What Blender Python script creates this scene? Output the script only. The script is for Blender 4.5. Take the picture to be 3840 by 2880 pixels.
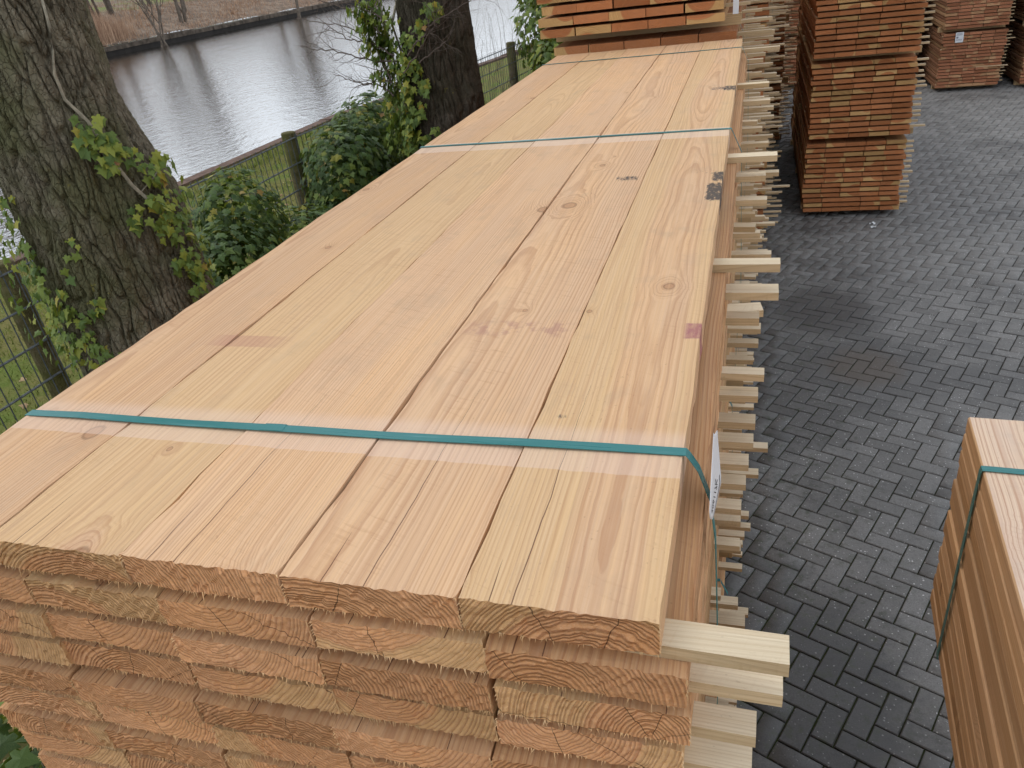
import bpy, math, random
import numpy as np
from mathutils import Vector, Matrix

for _o in list(bpy.data.objects):
    bpy.data.objects.remove(_o, do_unlink=True)
SC = bpy.context.scene
COL = SC.collection
rnd = random.Random(7)
NR = np.random.RandomState(11)
H0 = 2.69                      # height of the strapped stack's top above the paving (z = 0)

# ------------------------------------------------------------------ camera
CAM_F = 2834.88 / 3840.0 * 36.0
CAM_POS = Vector((0.0623, -0.4772, 0.5332 + H0))
PITCH, ROLL, YAW = 0.5156, -0.1361, -0.3414
_f = Vector((math.sin(YAW) * math.cos(PITCH), math.cos(YAW) * math.cos(PITCH), -math.sin(PITCH)))
_r = Vector((math.cos(YAW), -math.sin(YAW), 0.0))
_u = _r.cross(_f)
CR = math.cos(ROLL) * _r + math.sin(ROLL) * _u
CU = -math.sin(ROLL) * _r + math.cos(ROLL) * _u
CF = _f
cam_d = bpy.data.cameras.new('camera')
cam = bpy.data.objects.new('camera', cam_d)
COL.objects.link(cam)
cam_d.sensor_width = 36.0
cam_d.lens = CAM_F
cam_d.clip_start = 0.02
cam_d.clip_end = 2000.0
cam.matrix_world = Matrix(((CR.x, CU.x, -CF.x, CAM_POS.x), (CR.y, CU.y, -CF.y, CAM_POS.y),
                           (CR.z, CU.z, -CF.z, CAM_POS.z), (0, 0, 0, 1)))
SC.camera = cam

# ------------------------------------------------------------------ sky, sun, exposure (overcast spring day)
SUN_EL, SUN_AZ = math.radians(58), math.radians(292)
world = bpy.data.worlds.new('World')
SC.world = world
world.use_nodes = True
wn = world.node_tree
wn.nodes.clear()
w_out = wn.nodes.new('ShaderNodeOutputWorld')
w_bg = wn.nodes.new('ShaderNodeBackground')
w_sky = wn.nodes.new('ShaderNodeTexSky')
w_sky.sky_type = 'NISHITA'
w_sky.sun_disc = False
w_sky.sun_elevation = SUN_EL
w_sky.sun_rotation = SUN_AZ
w_sky.air_density = 1.0
w_sky.dust_density = 3.0
w_sky.ozone_density = 1.0
w_tc = wn.nodes.new('ShaderNodeTexCoord')
w_map = wn.nodes.new('ShaderNodeMapping')
w_map.inputs['Scale'].default_value = (1.0, 1.0, 3.2)
w_noi = wn.nodes.new('ShaderNodeTexNoise')
w_noi.inputs['Scale'].default_value = 1.7
w_noi.inputs['Detail'].default_value = 5.0
w_ramp = wn.nodes.new('ShaderNodeValToRGB')      # cloud sheet: brighter and greyer folds
w_ramp.color_ramp.elements[0].position = 0.30
w_ramp.color_ramp.elements[0].color = (5.2, 5.7, 6.5, 1)
w_ramp.color_ramp.elements[1].position = 0.72
w_ramp.color_ramp.elements[1].color = (12.9, 13.5, 14.2, 1)
w_mix = wn.nodes.new('ShaderNodeMix')
w_mix.data_type = 'RGBA'
w_mix.inputs['Factor'].default_value = 0.86
wn.links.new(w_tc.outputs['Generated'], w_map.inputs['Vector'])
wn.links.new(w_map.outputs['Vector'], w_noi.inputs['Vector'])
wn.links.new(w_noi.outputs['Fac'], w_ramp.inputs['Fac'])
wn.links.new(w_sky.outputs['Color'], w_mix.inputs['A'])
wn.links.new(w_ramp.outputs['Color'], w_mix.inputs['B'])
wn.links.new(w_mix.outputs['Result'], w_bg.inputs['Color'])
w_bg.inputs['Strength'].default_value = 0.112
wn.links.new(w_bg.outputs['Background'], w_out.inputs['Surface'])

sun_d = bpy.data.lights.new('sun', 'SUN')
sun_d.energy = 0.85
sun_d.angle = math.radians(28)
sun_d.color = (1.0, 0.96, 0.9)
sun = bpy.data.objects.new('sun', sun_d)
COL.objects.link(sun)
_sd = Vector((math.sin(SUN_AZ) * math.cos(SUN_EL), math.cos(SUN_AZ) * math.cos(SUN_EL), math.sin(SUN_EL)))
sun.rotation_euler = _sd.to_track_quat('Z', 'Y').to_euler()
sun.location = (0, 0, 20)

SC.view_settings.view_transform = 'Standard'
SC.view_settings.look = 'None'
SC.view_settings.exposure = 0.0
SC.view_settings.gamma = 1.0
SC.view_settings.use_curve_mapping = False
SC.cycles.max_bounces = 6
SC.cycles.diffuse_bounces = 3
SC.cycles.glossy_bounces = 3
SC.cycles.use_denoising = True
SC.cycles.use_adaptive_sampling = True
SC.cycles.adaptive_threshold = 0.025

# ------------------------------------------------------------------ pixel -> ray (pixels of a 2212 x 1659 view of the photograph)
PXS = 3840.0 / 2212.0
def ray(u, v):
    a = (u * PXS - 1920.0) / 2834.88
    b = (v * PXS - 1440.0) / 2834.88
    return CR * a - CU * b + CF
def on(ax, c, u, v):
    d = ray(u, v)
    t = (c - CAM_POS[ax]) / d[ax]
    return CAM_POS + d * t
def project(p):
    d = Vector(p) - CAM_POS
    z = d.dot(CF)
    if z < 0.05:
        return None
    return (1106.0 + 2834.88 / PXS * d.dot(CR) / z, 829.5 - 2834.88 / PXS * d.dot(CU) / z, z)

# ------------------------------------------------------------------ helpers
def me_from(name, verts, faces, mats=(), midx=None, smooth=False):
    me = bpy.data.meshes.new(name)
    me.from_pydata([tuple(v) for v in verts], [], [tuple(int(i) for i in f) for f in faces])
    for m in mats:
        me.materials.append(m)
    if midx is not None:
        me.polygons.foreach_set('material_index', np.asarray(midx, dtype=np.int32))
    if smooth:
        me.polygons.foreach_set('use_smooth', np.ones(len(me.polygons), dtype=bool))
    me.update()
    return me
def me_fast(name, V, F, mats=(), smooth=False):
    """V: (n,3) array, F: (m,k) array with equal face sizes"""
    V = np.asarray(V, dtype=np.float32); F = np.asarray(F, dtype=np.int32)
    me = bpy.data.meshes.new(name)
    m, k = F.shape
    me.vertices.add(len(V)); me.vertices.foreach_set('co', V.ravel())
    me.loops.add(m * k); me.loops.foreach_set('vertex_index', F.ravel())
    me.polygons.add(m); me.polygons.foreach_set('loop_start', np.arange(0, m * k, k, dtype=np.int32))
    me.polygons.foreach_set('loop_total', np.full(m, k, dtype=np.int32))
    for mm in mats:
        me.materials.append(mm)
    if smooth:
        me.polygons.foreach_set('use_smooth', np.ones(m, dtype=bool))
    me.update(calc_edges=True)
    return me
def obj(name, me, parent=None, loc=(0, 0, 0), rot=(0, 0, 0), scale=None):
    o = bpy.data.objects.new(name, me)
    COL.objects.link(o)
    o.location = loc
    o.rotation_euler = rot
    if scale is not None:
        o.scale = scale
    if parent is not None:
        o.parent = parent
    return o
def tag(o, label, cat, group=None):
    o['label'] = label
    o['category'] = cat
    if group:
        o['group'] = group
    return o
def empty(name, loc, rz=0.0):
    o = bpy.data.objects.new(name, None)
    COL.objects.link(o)
    o.location = loc
    o.rotation_euler = (0, 0, rz)
    o.empty_display_size = 0.1
    return o
class MB:
    """collects boxes and tubes into one mesh"""
    def __init__(s):
        s.v = []; s.f = []; s.m = []
    def box(s, x0, x1, y0, y1, z0, z1, m=0, ends=None):
        b = len(s.v)
        s.v += [(x0, y0, z0), (x1, y0, z0), (x1, y1, z0), (x0, y1, z0), (x0, y0, z1), (x1, y0, z1), (x1, y1, z1), (x0, y1, z1)]
        e = m if ends is None else ends
        for q, mm in (((0, 3, 2, 1), m), ((4, 5, 6, 7), m), ((0, 1, 5, 4), e), ((2, 3, 7, 6), e), ((1, 2, 6, 5), m), ((3, 0, 4, 7), m)):
            s.f.append(tuple(b + i for i in q)); s.m.append(mm)
    def tube(s, pts, rad, n=6, m=0, cap=True):
        pts = [Vector(p) for p in pts]
        if not hasattr(rad, '__len__'):
            rad = [rad] * len(pts)
        b = len(s.v)
        up = Vector((0.13, 0.21, 0.97))
        for i, p in enumerate(pts):
            d = (pts[min(i + 1, len(pts) - 1)] - pts[max(i - 1, 0)]).normalized()
            a = d.cross(up)
            if a.length < 1e-4:
                a = d.cross(Vector((1, 0, 0)))
            a.normalize()
            c = d.cross(a)
            for k in range(n):
                t = 2 * math.pi * k / n
                s.v.append(tuple(p + (a * math.cos(t) + c * math.sin(t)) * rad[i]))
        for i in range(len(pts) - 1):
            for k in range(n):
                k2 = (k + 1) % n
                s.f.append((b + i * n + k, b + i * n + k2, b + (i + 1) * n + k2, b + (i + 1) * n + k)); s.m.append(m)
        if cap:
            s.f.append(tuple(b + k for k in range(n))[::-1]); s.m.append(m)
            e = b + (len(pts) - 1) * n
            s.f.append(tuple(e + k for k in range(n))); s.m.append(m)
    def mesh(s, name, mats, smooth=False):
        return me_from(name, s.v, s.f, mats, s.m, smooth)

# ------------------------------------------------------------------ node helpers
class NB:
    def __init__(s, name):
        s.mat = bpy.data.materials.new(name)
        s.mat.use_nodes = True
        s.t = s.mat.node_tree
        s.t.nodes.clear()
        s.out = s.t.nodes.new('ShaderNodeOutputMaterial')
        s.p = s.t.nodes.new('ShaderNodeBsdfPrincipled')
        s.t.links.new(s.p.outputs[0], s.out.inputs['Surface'])
        s.cache = {}
    def n(s, typ, **kw):
        x = s.t.nodes.new(typ)
        for k, v in kw.items():
            setattr(x, k, v)
        return x
    def put(s, sock, v):
        if isinstance(v, bpy.types.NodeSocket):
            s.t.links.new(v, sock)
        elif v is not None:
            if hasattr(sock.default_value, '__len__') and not hasattr(v, '__len__'):
                v = (v, v, v)
            if hasattr(v, '__len__') and len(sock.default_value) == 4 and len(v) == 3:
                v = (*v, 1.0)
            sock.default_value = v
    def m(s, op, a, b=None, c=None, clamp=False):
        x = s.n('ShaderNodeMath', operation=op, use_clamp=clamp)
        s.put(x.inputs[0], a); s.put(x.inputs[1], b); s.put(x.inputs[2], c)
        return x.outputs[0]
    def add(s, a, b): return s.m('ADD', a, b)
    def sub(s, a, b): return s.m('SUBTRACT', a, b)
    def mul(s, a, b): return s.m('MULTIPLY', a, b)
    def vm(s, op, a, b=None):
        x = s.n('ShaderNodeVectorMath', operation=op)
        s.put(x.inputs[0], a)
        if b is not None:
            s.put(x.inputs[1], b)
        return x.outputs[0]
    def xyz(s, x, y, z):
        c = s.n('ShaderNodeCombineXYZ')
        s.put(c.inputs[0], x); s.put(c.inputs[1], y); s.put(c.inputs[2], z)
        return c.outputs[0]
    def sep(s, v):
        c = s.n('ShaderNodeSeparateXYZ')
        s.put(c.inputs[0], v)
        return c.outputs
    def noise(s, vec, scale=1.0, detail=2.0, rough=0.5, color=False, dim='3D', w=None):
        x = s.n('ShaderNodeTexNoise', noise_dimensions=dim)
        if vec is not None:
            s.put(x.inputs['Vector'], vec)
        if w is not None:
            s.put(x.inputs['W'], w)
        x.inputs['Scale'].default_value = scale
        x.inputs['Detail'].default_value = detail
        x.inputs['Roughness'].default_value = rough
        return x.outputs['Color' if color else 'Fac']
    def sstep(s, v, a, b, lo=0.0, hi=1.0):
        x = s.n('ShaderNodeMapRange', interpolation_type='SMOOTHSTEP')
        s.put(x.inputs['Value'], v); s.put(x.inputs['From Min'], a); s.put(x.inputs['From Max'], b)
        x.inputs['To Min'].default_value = lo; x.inputs['To Max'].default_value = hi
        return x.outputs[0]
    def mix(s, f, a, b, blend='MIX'):
        x = s.n('ShaderNodeMix', data_type='RGBA', blend_type=blend)
        s.put(x.inputs['Factor'], f); s.put(x.inputs['A'], a); s.put(x.inputs['B'], b)
        return x.outputs['Result']
    def attr(s, name):
        x = s.n('ShaderNodeAttribute', attribute_type='OBJECT', attribute_name=name)
        return x.outputs['Fac']
    def bump(s, h, strength=0.5, dist=0.001, normal=None):
        x = s.n('ShaderNodeBump')
        x.inputs['Strength'].default_value = strength
        x.inputs['Distance'].default_value = dist
        s.put(x.inputs['Height'], h)
        if normal is not None:
            s.put(x.inputs['Normal'], normal)
        return x.outputs[0]
    def coord(s, kind='Object'):
        if 'tc' not in s.cache:
            s.cache['tc'] = s.n('ShaderNodeTexCoord')
        return s.cache['tc'].outputs[kind]
    def pos(s):
        if 'geo' not in s.cache:
            s.cache['geo'] = s.n('ShaderNodeNewGeometry')
        return s.cache['geo'].outputs['Position']
    def done(s, color, rough=0.7, normal=None, spec=0.3, metal=0.0):
        s.put(s.p.inputs['Base Color'], color)
        s.put(s.p.inputs['Roughness'], rough)
        s.put(s.p.inputs['Specular IOR Level'], spec)
        s.put(s.p.inputs['Metallic'], metal)
        if normal is not None:
            s.put(s.p.inputs['Normal'], normal)
        return s.mat
def lin(r, g, b):
    return tuple((c / 12.92 if c <= 0.04045 else ((c + 0.055) / 1.055) ** 2.4) for c in (r / 255.0, g / 255.0, b / 255.0))

# ------------------------------------------------------------------ materials: sawn timber
def wood(name, early, late, sap, freq=190.0, contrast=0.75, end=False, marks=False, near=False, rough=0.8, knots=0.62):
    """solid growth-ring texture in the board's own coordinates (y runs along the board)"""
    b = NB(name)
    X, Y, Z = b.sep(b.coord('Object'))
    seed, px, pz, sr = b.attr('seed'), b.attr('pith_x'), b.attr('pith_z'), b.attr('sap_r')
    so = b.mul(seed, 37.0)
    sv = b.xyz(so, b.mul(seed, 91.0), b.mul(seed, 53.0))
    slow = b.sep(b.noise(b.vm('ADD', b.xyz(b.mul(X, 1.6), b.mul(Y, 0.42), b.mul(Z, 1.6)), sv), 1.0, 2.0, 0.5, color=True))
    mid = b.sep(b.noise(b.vm('ADD', b.xyz(b.mul(X, 8.0), b.mul(Y, 2.6), b.mul(Z, 8.0)), sv), 1.0, 4.0, 0.55, color=True))
    xx = b.add(b.sub(X, px), b.add(b.mul(b.sub(slow[0], 0.5), 0.14), b.mul(b.sub(mid[0], 0.5), 0.009 if not end else 0.0025)))
    zz = b.add(b.sub(Z, pz), b.add(b.mul(b.sub(slow[1], 0.5), 0.075), b.mul(b.sub(mid[1], 0.5), 0.008 if not end else 0.0025)))
    r = b.m('SQRT', b.add(b.mul(xx, xx), b.mul(zz, zz)))
    knot = None
    if not end:
        KX, KY = 0.17, 0.42
        kv = b.xyz(b.add(b.mul(X, 1 / KX), so), b.add(b.mul(Y, 1 / KY), b.mul(seed, 71.0)), 0.0)
        vo = b.n('ShaderNodeTexVoronoi', voronoi_dimensions='2D', feature='F1')
        b.put(vo.inputs['Vector'], kv)
        vo.inputs['Scale'].default_value = 1.0
        vp = b.sep(vo.outputs['Position'])
        vc = b.sep(vo.outputs['Color'])
        kx, ky, _ = b.sep(kv)
        dx = b.mul(b.sub(kx, vp[0]), KX)
        dy = b.mul(b.sub(ky, vp[1]), KY)
        dyy = b.mul(dy, 0.75)
        d = b.m('SQRT', b.add(b.mul(dx, dx), b.mul(dyy, dyy)))
        d = b.mul(d, b.add(0.62, b.mul(b.noise(b.vm('ADD', b.coord('Object'), sv), 26.0, 2.0, 0.5), 0.76)))
        has = b.m('GREATER_THAN', vc[0], knots)
        size = b.add(0.0032, b.mul(b.m('POWER', vc[1], 5.0), 0.015))
        spread = b.add(b.mul(size, 2.6), 0.004)
        bul = b.m('EXPONENT', b.mul(b.m('POWER', b.m('DIVIDE', d, spread), 2.0), -1.0))
        r = b.sub(r, b.mul(b.mul(bul, has), b.mul(size, 1.6)))
        knot = b.mul(has, b.sstep(b.m('DIVIDE', d, size), 1.0, 0.8))
        kedge = b.mul(has, b.mul(b.sstep(b.m('DIVIDE', d, size), 0.72, 0.95), b.sstep(b.m('DIVIDE', d, size), 1.25, 1.0)))
        halo = b.mul(has, b.mul(bul, 0.5))
    wob = b.noise(None, 38.0, 2.0, 0.5, dim='1D', w=b.add(r, so))
    ph = b.add(b.mul(r, freq), b.mul(wob, 2.6))
    fr = b.m('FRACT', ph)
    line = b.mul(b.sstep(fr, 0.30 if end else 0.42, 0.92), b.sstep(fr, 1.0, 0.94))
    fr2 = b.m('FRACT', b.add(b.mul(ph, 2.37), b.mul(wob, 1.7)))
    line2 = b.mul(b.sstep(fr2, 0.35, 0.9), b.sstep(fr2, 1.0, 0.92))
    line = b.m('MINIMUM', b.add(b.m('POWER', line, 1.2), b.mul(line2, 0.08 if end else 0.30)), 1.0)
    fib = b.noise(b.vm('ADD', b.xyz(b.mul(X, 420.0), b.mul(Y, 420.0 if end else 5.0), b.mul(Z, 420.0)), sv), 1.0, 2.0, 0.6)
    blot = b.sep(b.noise(b.vm('ADD', b.xyz(b.mul(X, 9.0), b.mul(Y, 1.6), b.mul(Z, 9.0)), sv), 1.0, 3.0, 0.55, color=True))
    vis = b.sstep(blot[2], 0.3, 0.62, 0.55, 1.0)       # rings fade in and out
    e2 = b.mix(b.sstep(blot[0], 0.35, 0.7), early, tuple(min(1, c * k) for c, k in zip(early, (1.08, 1.04, 0.94))))
    sapf = b.sstep(b.sub(r, sr), -0.004, 0.006)
    base = b.mix(b.mul(sapf, 0.85), e2, sap)
    dark = b.mix(b.mul(sapf, 0.7), late, tuple(a * 0.62 + c * 0.38 for a, c in zip(late, sap)))
    col = b.mix(b.mul(b.mul(line, vis), contrast), base, dark)
    col = b.mix(b.sstep(fib, 0.3, 0.75, 0.0, 0.22), col, b.mix(0.5, col, (0.93, 0.82, 0.66)))
    t0, t1 = (0.93, 0.12) if marks else ((0.84, 0.26) if near else (0.68, 0.46))
    tone = b.add(t0, b.mul(b.m('FRACT', b.mul(seed, 417.3)), t1))
    col = b.mix(1.0, col, b.xyz(tone, b.m('POWER', tone, 1.1), b.m('POWER', tone, 1.25)), 'MULTIPLY')
    if knot is not None:
        kr = b.m('FRACT', b.mul(d, 620.0))
        kc = b.mix(b.mul(kr, 0.55), tuple(a * 0.72 + c * 0.28 for a, c in zip(late, early)), tuple(0.62 * c for c in late))
        col = b.mix(b.mul(halo, 0.35), col, late)
        col = b.mix(b.mul(knot, 0.55), col, kc)
        col = b.mix(b.mul(kedge, 0.5), col, tuple(c * 0.32 for c in late))
    h = b.add(b.mul(line, 0.55), b.mul(fib, 0.8))
    if near and not end:
        # band-saw chatter across the board, slanted a little
        saw = b.noise(b.vm('ADD', b.xyz(b.mul(X, 22.0), b.add(b.mul(Y, 210.0), b.mul(X, 70.0)), b.mul(Z, 60.0)), sv), 1.0, 2.0, 0.6)
        sawm = b.sstep(blot[1], 0.42, 0.66)
        h = b.add(h, b.mul(b.mul(saw, sawm), 1.3))
        col = b.mix(b.mul(b.mul(sawm, b.sstep(saw, 0.56, 0.7)), 0.22), col, late)
        # torn fuzzy grain in small specks
        fz = b.noise(b.vm('ADD', b.xyz(b.mul(X, 300.0), b.mul(Y, 90.0), b.mul(Z, 300.0)), sv), 1.0, 2.0, 0.6)
        fm = b.mul(b.sstep(blot[0], 0.5, 0.68), b.sstep(fz, 0.62, 0.72))
        col = b.mix(b.mul(fm, 0.35), col, tuple(c * 0.7 for c in late))
        st1 = b.noise(b.vm('ADD', b.xyz(b.mul(X, 190.0), b.mul(Y, 1.6), b.mul(Z, 190.0)), sv), 1.0, 3.0, 0.6)
        col = b.mix(b.sstep(st1, 0.46, 0.66, 0.0, 0.34), col, tuple(0.55 * c + 0.45 * d_ for c, d_ in zip(late, early)))
        col = b.mix(b.sstep(st1, 0.44, 0.28, 0.0, 0.30), col, tuple(min(1.0, c * 1.12 + 0.02) for c in sap))
        h = b.add(h, b.mul(st1, 1.2))
        spk = b.noise(b.vm('ADD', b.xyz(b.mul(X, 240.0), b.mul(Y, 150.0), b.mul(Z, 240.0)), sv), 1.0, 1.0, 0.5)
        col = b.mix(b.sstep(spk, 0.72, 0.80, 0.0, 0.22), col, tuple(c * 0.45 for c in late))
        dst = b.noise(b.vm('ADD', b.xyz(b.mul(X, 16.0), b.mul(Y, 9.0), b.mul(Z, 16.0)), sv), 1.0, 4.0, 0.65)
        col = b.mix(b.sstep(dst, 0.52, 0.75, 0.0, 0.28), col, tuple(0.55 * c + 0.06 for c in early))
        # drying checks: thin dark splits running in from the near end
        for k, (sa, sb) in enumerate(((113.7, 57.9), (271.3, 19.7))):
            xc = b.mul(b.sub(b.m('FRACT', b.mul(seed, sa)), 0.5), 0.17)
            wv = b.mul(b.sub(b.noise(None, 5.0, 3.0, 0.6, dim='1D', w=b.add(b.mul(Y, 1.0), b.mul(so, k + 1.3))), 0.5), 0.010)
            ln = b.add(0.05, b.mul(b.m('FRACT', b.mul(seed, sb)), 0.22 if k else 0.5))
            wd = b.mul(b.sstep(Y, ln, b.mul(ln, 0.2)), 0.00065)
            cr = b.mul(b.m('LESS_THAN', b.m('ABSOLUTE', b.sub(X, b.add(xc, wv))), wd), b.m('GREATER_THAN', wd, 0.00012))
            col = b.mix(b.mul(cr, 0.8), col, (0.11, 0.045, 0.026))
            h = b.sub(h, b.mul(cr, 3.0))
    if end:
        rough_n = b.noise(b.vm('ADD', b.xyz(b.mul(X, 520.0), 0.0, b.mul(Z, 520.0)), sv), 1.0, 3.0, 0.65)
        h = b.add(b.mul(line, 1.7), b.mul(rough_n, 0.9))
        col = b.mix(b.sstep(rough_n, 0.6, 0.8, 0.0, 0.3), col, tuple(min(1, c * 1.5) for c in early))
        col = b.mix(b.sstep(rough_n, 0.40, 0.25, 0.0, 0.25), col, tuple(0.55 * c for c in late))
        # radial checks
        ang = b.m('ARCTAN2', zz, xx)
        cw = b.noise(None, 2.4, 1.0, 0.5, dim='1D', w=b.add(ang, so))
        wv2 = b.mul(b.sub(b.noise(b.vm('ADD', b.coord('Object'), sv), 60.0, 2.0, 0.6), 0.5), 0.10)
        ck = b.m('ABSOLUTE', b.sub(b.m('FRACT', b.mul(b.add(ang, wv2), 1.15)), 0.5))
        ckm = b.mul(b.m('LESS_THAN', b.mul(ck, r), 0.0006), b.m('GREATER_THAN', cw, 0.5))
        ckm = b.mul(ckm, b.sstep(r, 0.0, 0.012))
        if near:
            col = b.mix(b.mul(ckm, 0.75), col, (0.06, 0.025, 0.012))
            h = b.sub(h, b.mul(ckm, 3.0))
    if marks:
        # marks of the place: pale and pink prints of laths that once lay there, black grime, a magenta stamp
        n1 = b.noise(b.coord('Object'), 40.0, 3.0, 0.6)
        bx = b.attr('bx')                                   # board centre in the stack
        SX = b.add(X, bx)
        yb = b.add(Y, b.mul(b.sub(n1, 0.5), 0.006))
        e1 = b.add(0.2155, b.mul(b.add(SX, 0.4), -0.012))
        m1 = b.mul(b.sstep(yb, e1, b.add(e1, 0.002)), b.sstep(yb, 0.315, 0.285))
        col = b.mix(b.mul(m1, 0.34), col, (0.80, 0.62, 0.52))
        m2 = b.mul(b.sstep(yb, 1.845, 1.85), b.sstep(yb, 1.965, 1.958))
        col = b.mix(b.mul(m2, 0.42), col, (0.82, 0.66, 0.54))
        m3 = b.mul(b.mul(b.sstep(yb, 0.499, 0.501), b.sstep(yb, 0.543, 0.540)), b.mul(b.sstep(SX, -0.87, -0.80), b.sstep(SX, -0.66, -0.76)))
        col = b.mix(b.mul(m3, 0.42), col, (0.47, 0.22, 0.17))
        m4 = b.mul(b.mul(b.sstep(yb, 0.55, 0.57), b.sstep(yb, 0.62, 0.60)), b.mul(b.sstep(n1, 0.45, 0.6), b.sstep(b.m('ABSOLUTE', b.add(SX, 0.29)), 0.11, 0.06)))
        col = b.mix(b.mul(m4, 0.4), col, (0.36, 0.16, 0.15))
        n2 = b.noise(b.vm('MULTIPLY', b.coord('Object'), (1.6, 0.7, 1.0)), 70.0, 4.0, 0.7)
        def blob(x0, x1, y0, y1, soft, thr):
            fx = b.mul(b.sstep(SX, x0 - soft, x0 + soft), b.sstep(SX, x1 + soft, x1 - soft))
            fy = b.mul(b.sstep(Y, y0 - soft * 2, y0 + soft * 2), b.sstep(Y, y1 + soft * 2, y1 - soft * 2))
            return b.sstep(b.add(b.mul(fx, fy), b.mul(b.sub(n2, 0.5), 1.9)), thr - 0.05, thr + 0.5)
        for bb in ((-0.027, 0.03, 1.385, 1.475, 0.010, 0.55), (-0.034, 0.03, 1.235, 1.375, 0.008, 0.5), (-0.09, 0.0, 1.455, 1.50, 0.02, 0.78),
                   (-0.05, 0.03, 2.55, 2.66, 0.02, 0.55), (-0.10, -0.02, 2.56, 2.66, 0.02, 0.8), (-0.27, -0.203, 1.42, 1.475, 0.012, 0.72),
                   (-0.175, -0.155, 0.322, 0.336, 0.004, 0.75)):
            col = b.mix(b.mul(blob(*bb), 0.9), col, (0.055, 0.055, 0.058))
        pm = b.mul(b.mul(b.sstep(yb, 0.556, 0.560), b.sstep(yb, 0.612, 0.607)), b.sstep(SX, -0.027, -0.018))
        col = b.mix(b.mul(pm, b.sstep(n2, 0.2, 0.8, 0.35, 0.85)), col, (0.30, 0.07, 0.13))
    dist = 0.0016 if end and near else (0.0005 if not end else 0.001)
    nrm = b.bump(h, 0.85 if end else 0.6, dist)
    return b.done(col, rough, nrm, 0.18)

W_TOP = wood('timber_top', lin(219, 180, 142), lin(170, 117, 82), lin(222, 185, 138), 235, 0.50, near=True, marks=True, knots=0.66)
W_SIDE = wood('timber_face', lin(210, 164, 120), lin(164, 106, 68), lin(214, 175, 124), 200, 0.58, near=True)
W_END = wood('timber_end_grain', lin(224, 164, 114), lin(172, 108, 68), lin(226, 178, 122), 205, 0.66, end=True, near=True)
W_FACE2 = wood('weathered_timber_face', lin(176, 118, 74), lin(136, 82, 48), lin(196, 150, 98), 170, 0.5)
W_END2 = wood('red_timber_end_grain', lin(194, 122, 72), lin(156, 92, 50), lin(222, 180, 116), 150, 0.5, end=True)
W_FACE3 = wood('dull_timber_face', lin(146, 102, 72), lin(118, 76, 52), lin(172, 136, 96), 170, 0.5)
W_END3 = wood('dull_red_timber_end_grain', lin(180, 116, 82), lin(148, 90, 60), lin(200, 156, 112), 150, 0.4, end=True)
W_LATH = wood('pale_lath_wood', lin(230, 210, 176), lin(192, 162, 120), lin(234, 218, 190), 260, 0.5, near=True)
W_LATH_END = wood('lath_end_grain', lin(222, 196, 152), lin(182, 148, 104), lin(228, 206, 166), 260, 0.6, end=True)
W_LATH_SIDE = wood('lath_dirty_shaded_edge', lin(206, 178, 136), lin(160, 126, 84), lin(214, 188, 148), 260, 0.5, near=True)  # sides toned darker than the top: dirt, plus shade put into the colour
W_FIBRE = wood('torn_fibre', lin(224, 182, 132), lin(196, 150, 102), lin(228, 190, 142), 200, 0.4)
W_BEAR = wood('bearer_wood', lin(206, 176, 132), lin(160, 124, 84), lin(214, 188, 148), 150, 0.5)
W_PALE = wood('pale_pink_timber', lin(230, 206, 184), lin(190, 144, 118), lin(234, 212, 188), 110, 0.9, near=True, knots=0.25)
W_BROWN = wood('brown_timber_edge', lin(216, 176, 134), lin(178, 134, 96), lin(220, 186, 144), 190, 0.5)

def plain(name, col, rough=0.6, spec=0.3, var=0.0, scale=20.0, bumpd=0.0):
    b = NB(name)
    c = col
    nrm = None
    if var:
        nz = b.noise(b.coord('Object'), scale, 4.0, 0.6)
        c = b.mix(b.sstep(nz, 0.3, 0.7), tuple(x * (1 - var) for x in col), tuple(min(1, x * (1 + var)) for x in col))
        if bumpd:
            nrm = b.bump(nz, 0.6, bumpd)
    return b.done(c, rough, nrm, spec)
def strap_mat(name, col):
    b = NB(name)
    p = b.coord('Object')
    sc = b.noise(b.vm('MULTIPLY', p, (9.0, 160.0, 60.0)), 1.0, 4.0, 0.7)
    c = b.mix(b.sstep(sc, 0.55, 0.8, 0.0, 0.4), col, (0.22, 0.40, 0.40))
    return b.done(c, b.sstep(sc, 0.3, 0.7, 0.25, 0.45), b.bump(sc, 0.2, 0.0005), 0.5)
M_STRAP = strap_mat('teal_strap', lin(46, 120, 119))
M_STRAP_DK = strap_mat('dark_green_strap', lin(44, 62, 52))
M_PAPER = plain('label_paper', (0.80, 0.82, 0.85), 0.55, 0.4)
M_INK = plain('label_ink', (0.02, 0.02, 0.025), 0.6, 0.2)
M_INK_GREY = plain('label_grey_print', (0.25, 0.26, 0.30), 0.6, 0.2)
M_PLASTIC = plain('white_plastic_scrap', (0.75, 0.78, 0.8), 0.3, 0.5)
M_WIRE = plain('fence_wire', (0.095, 0.11, 0.115), 0.45, 0.4, 0.25, 30.0)
M_KERB = plain('bank_edging', lin(104, 84, 74), 0.85, 0.2, 0.3, 6.0, 0.004)

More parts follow.
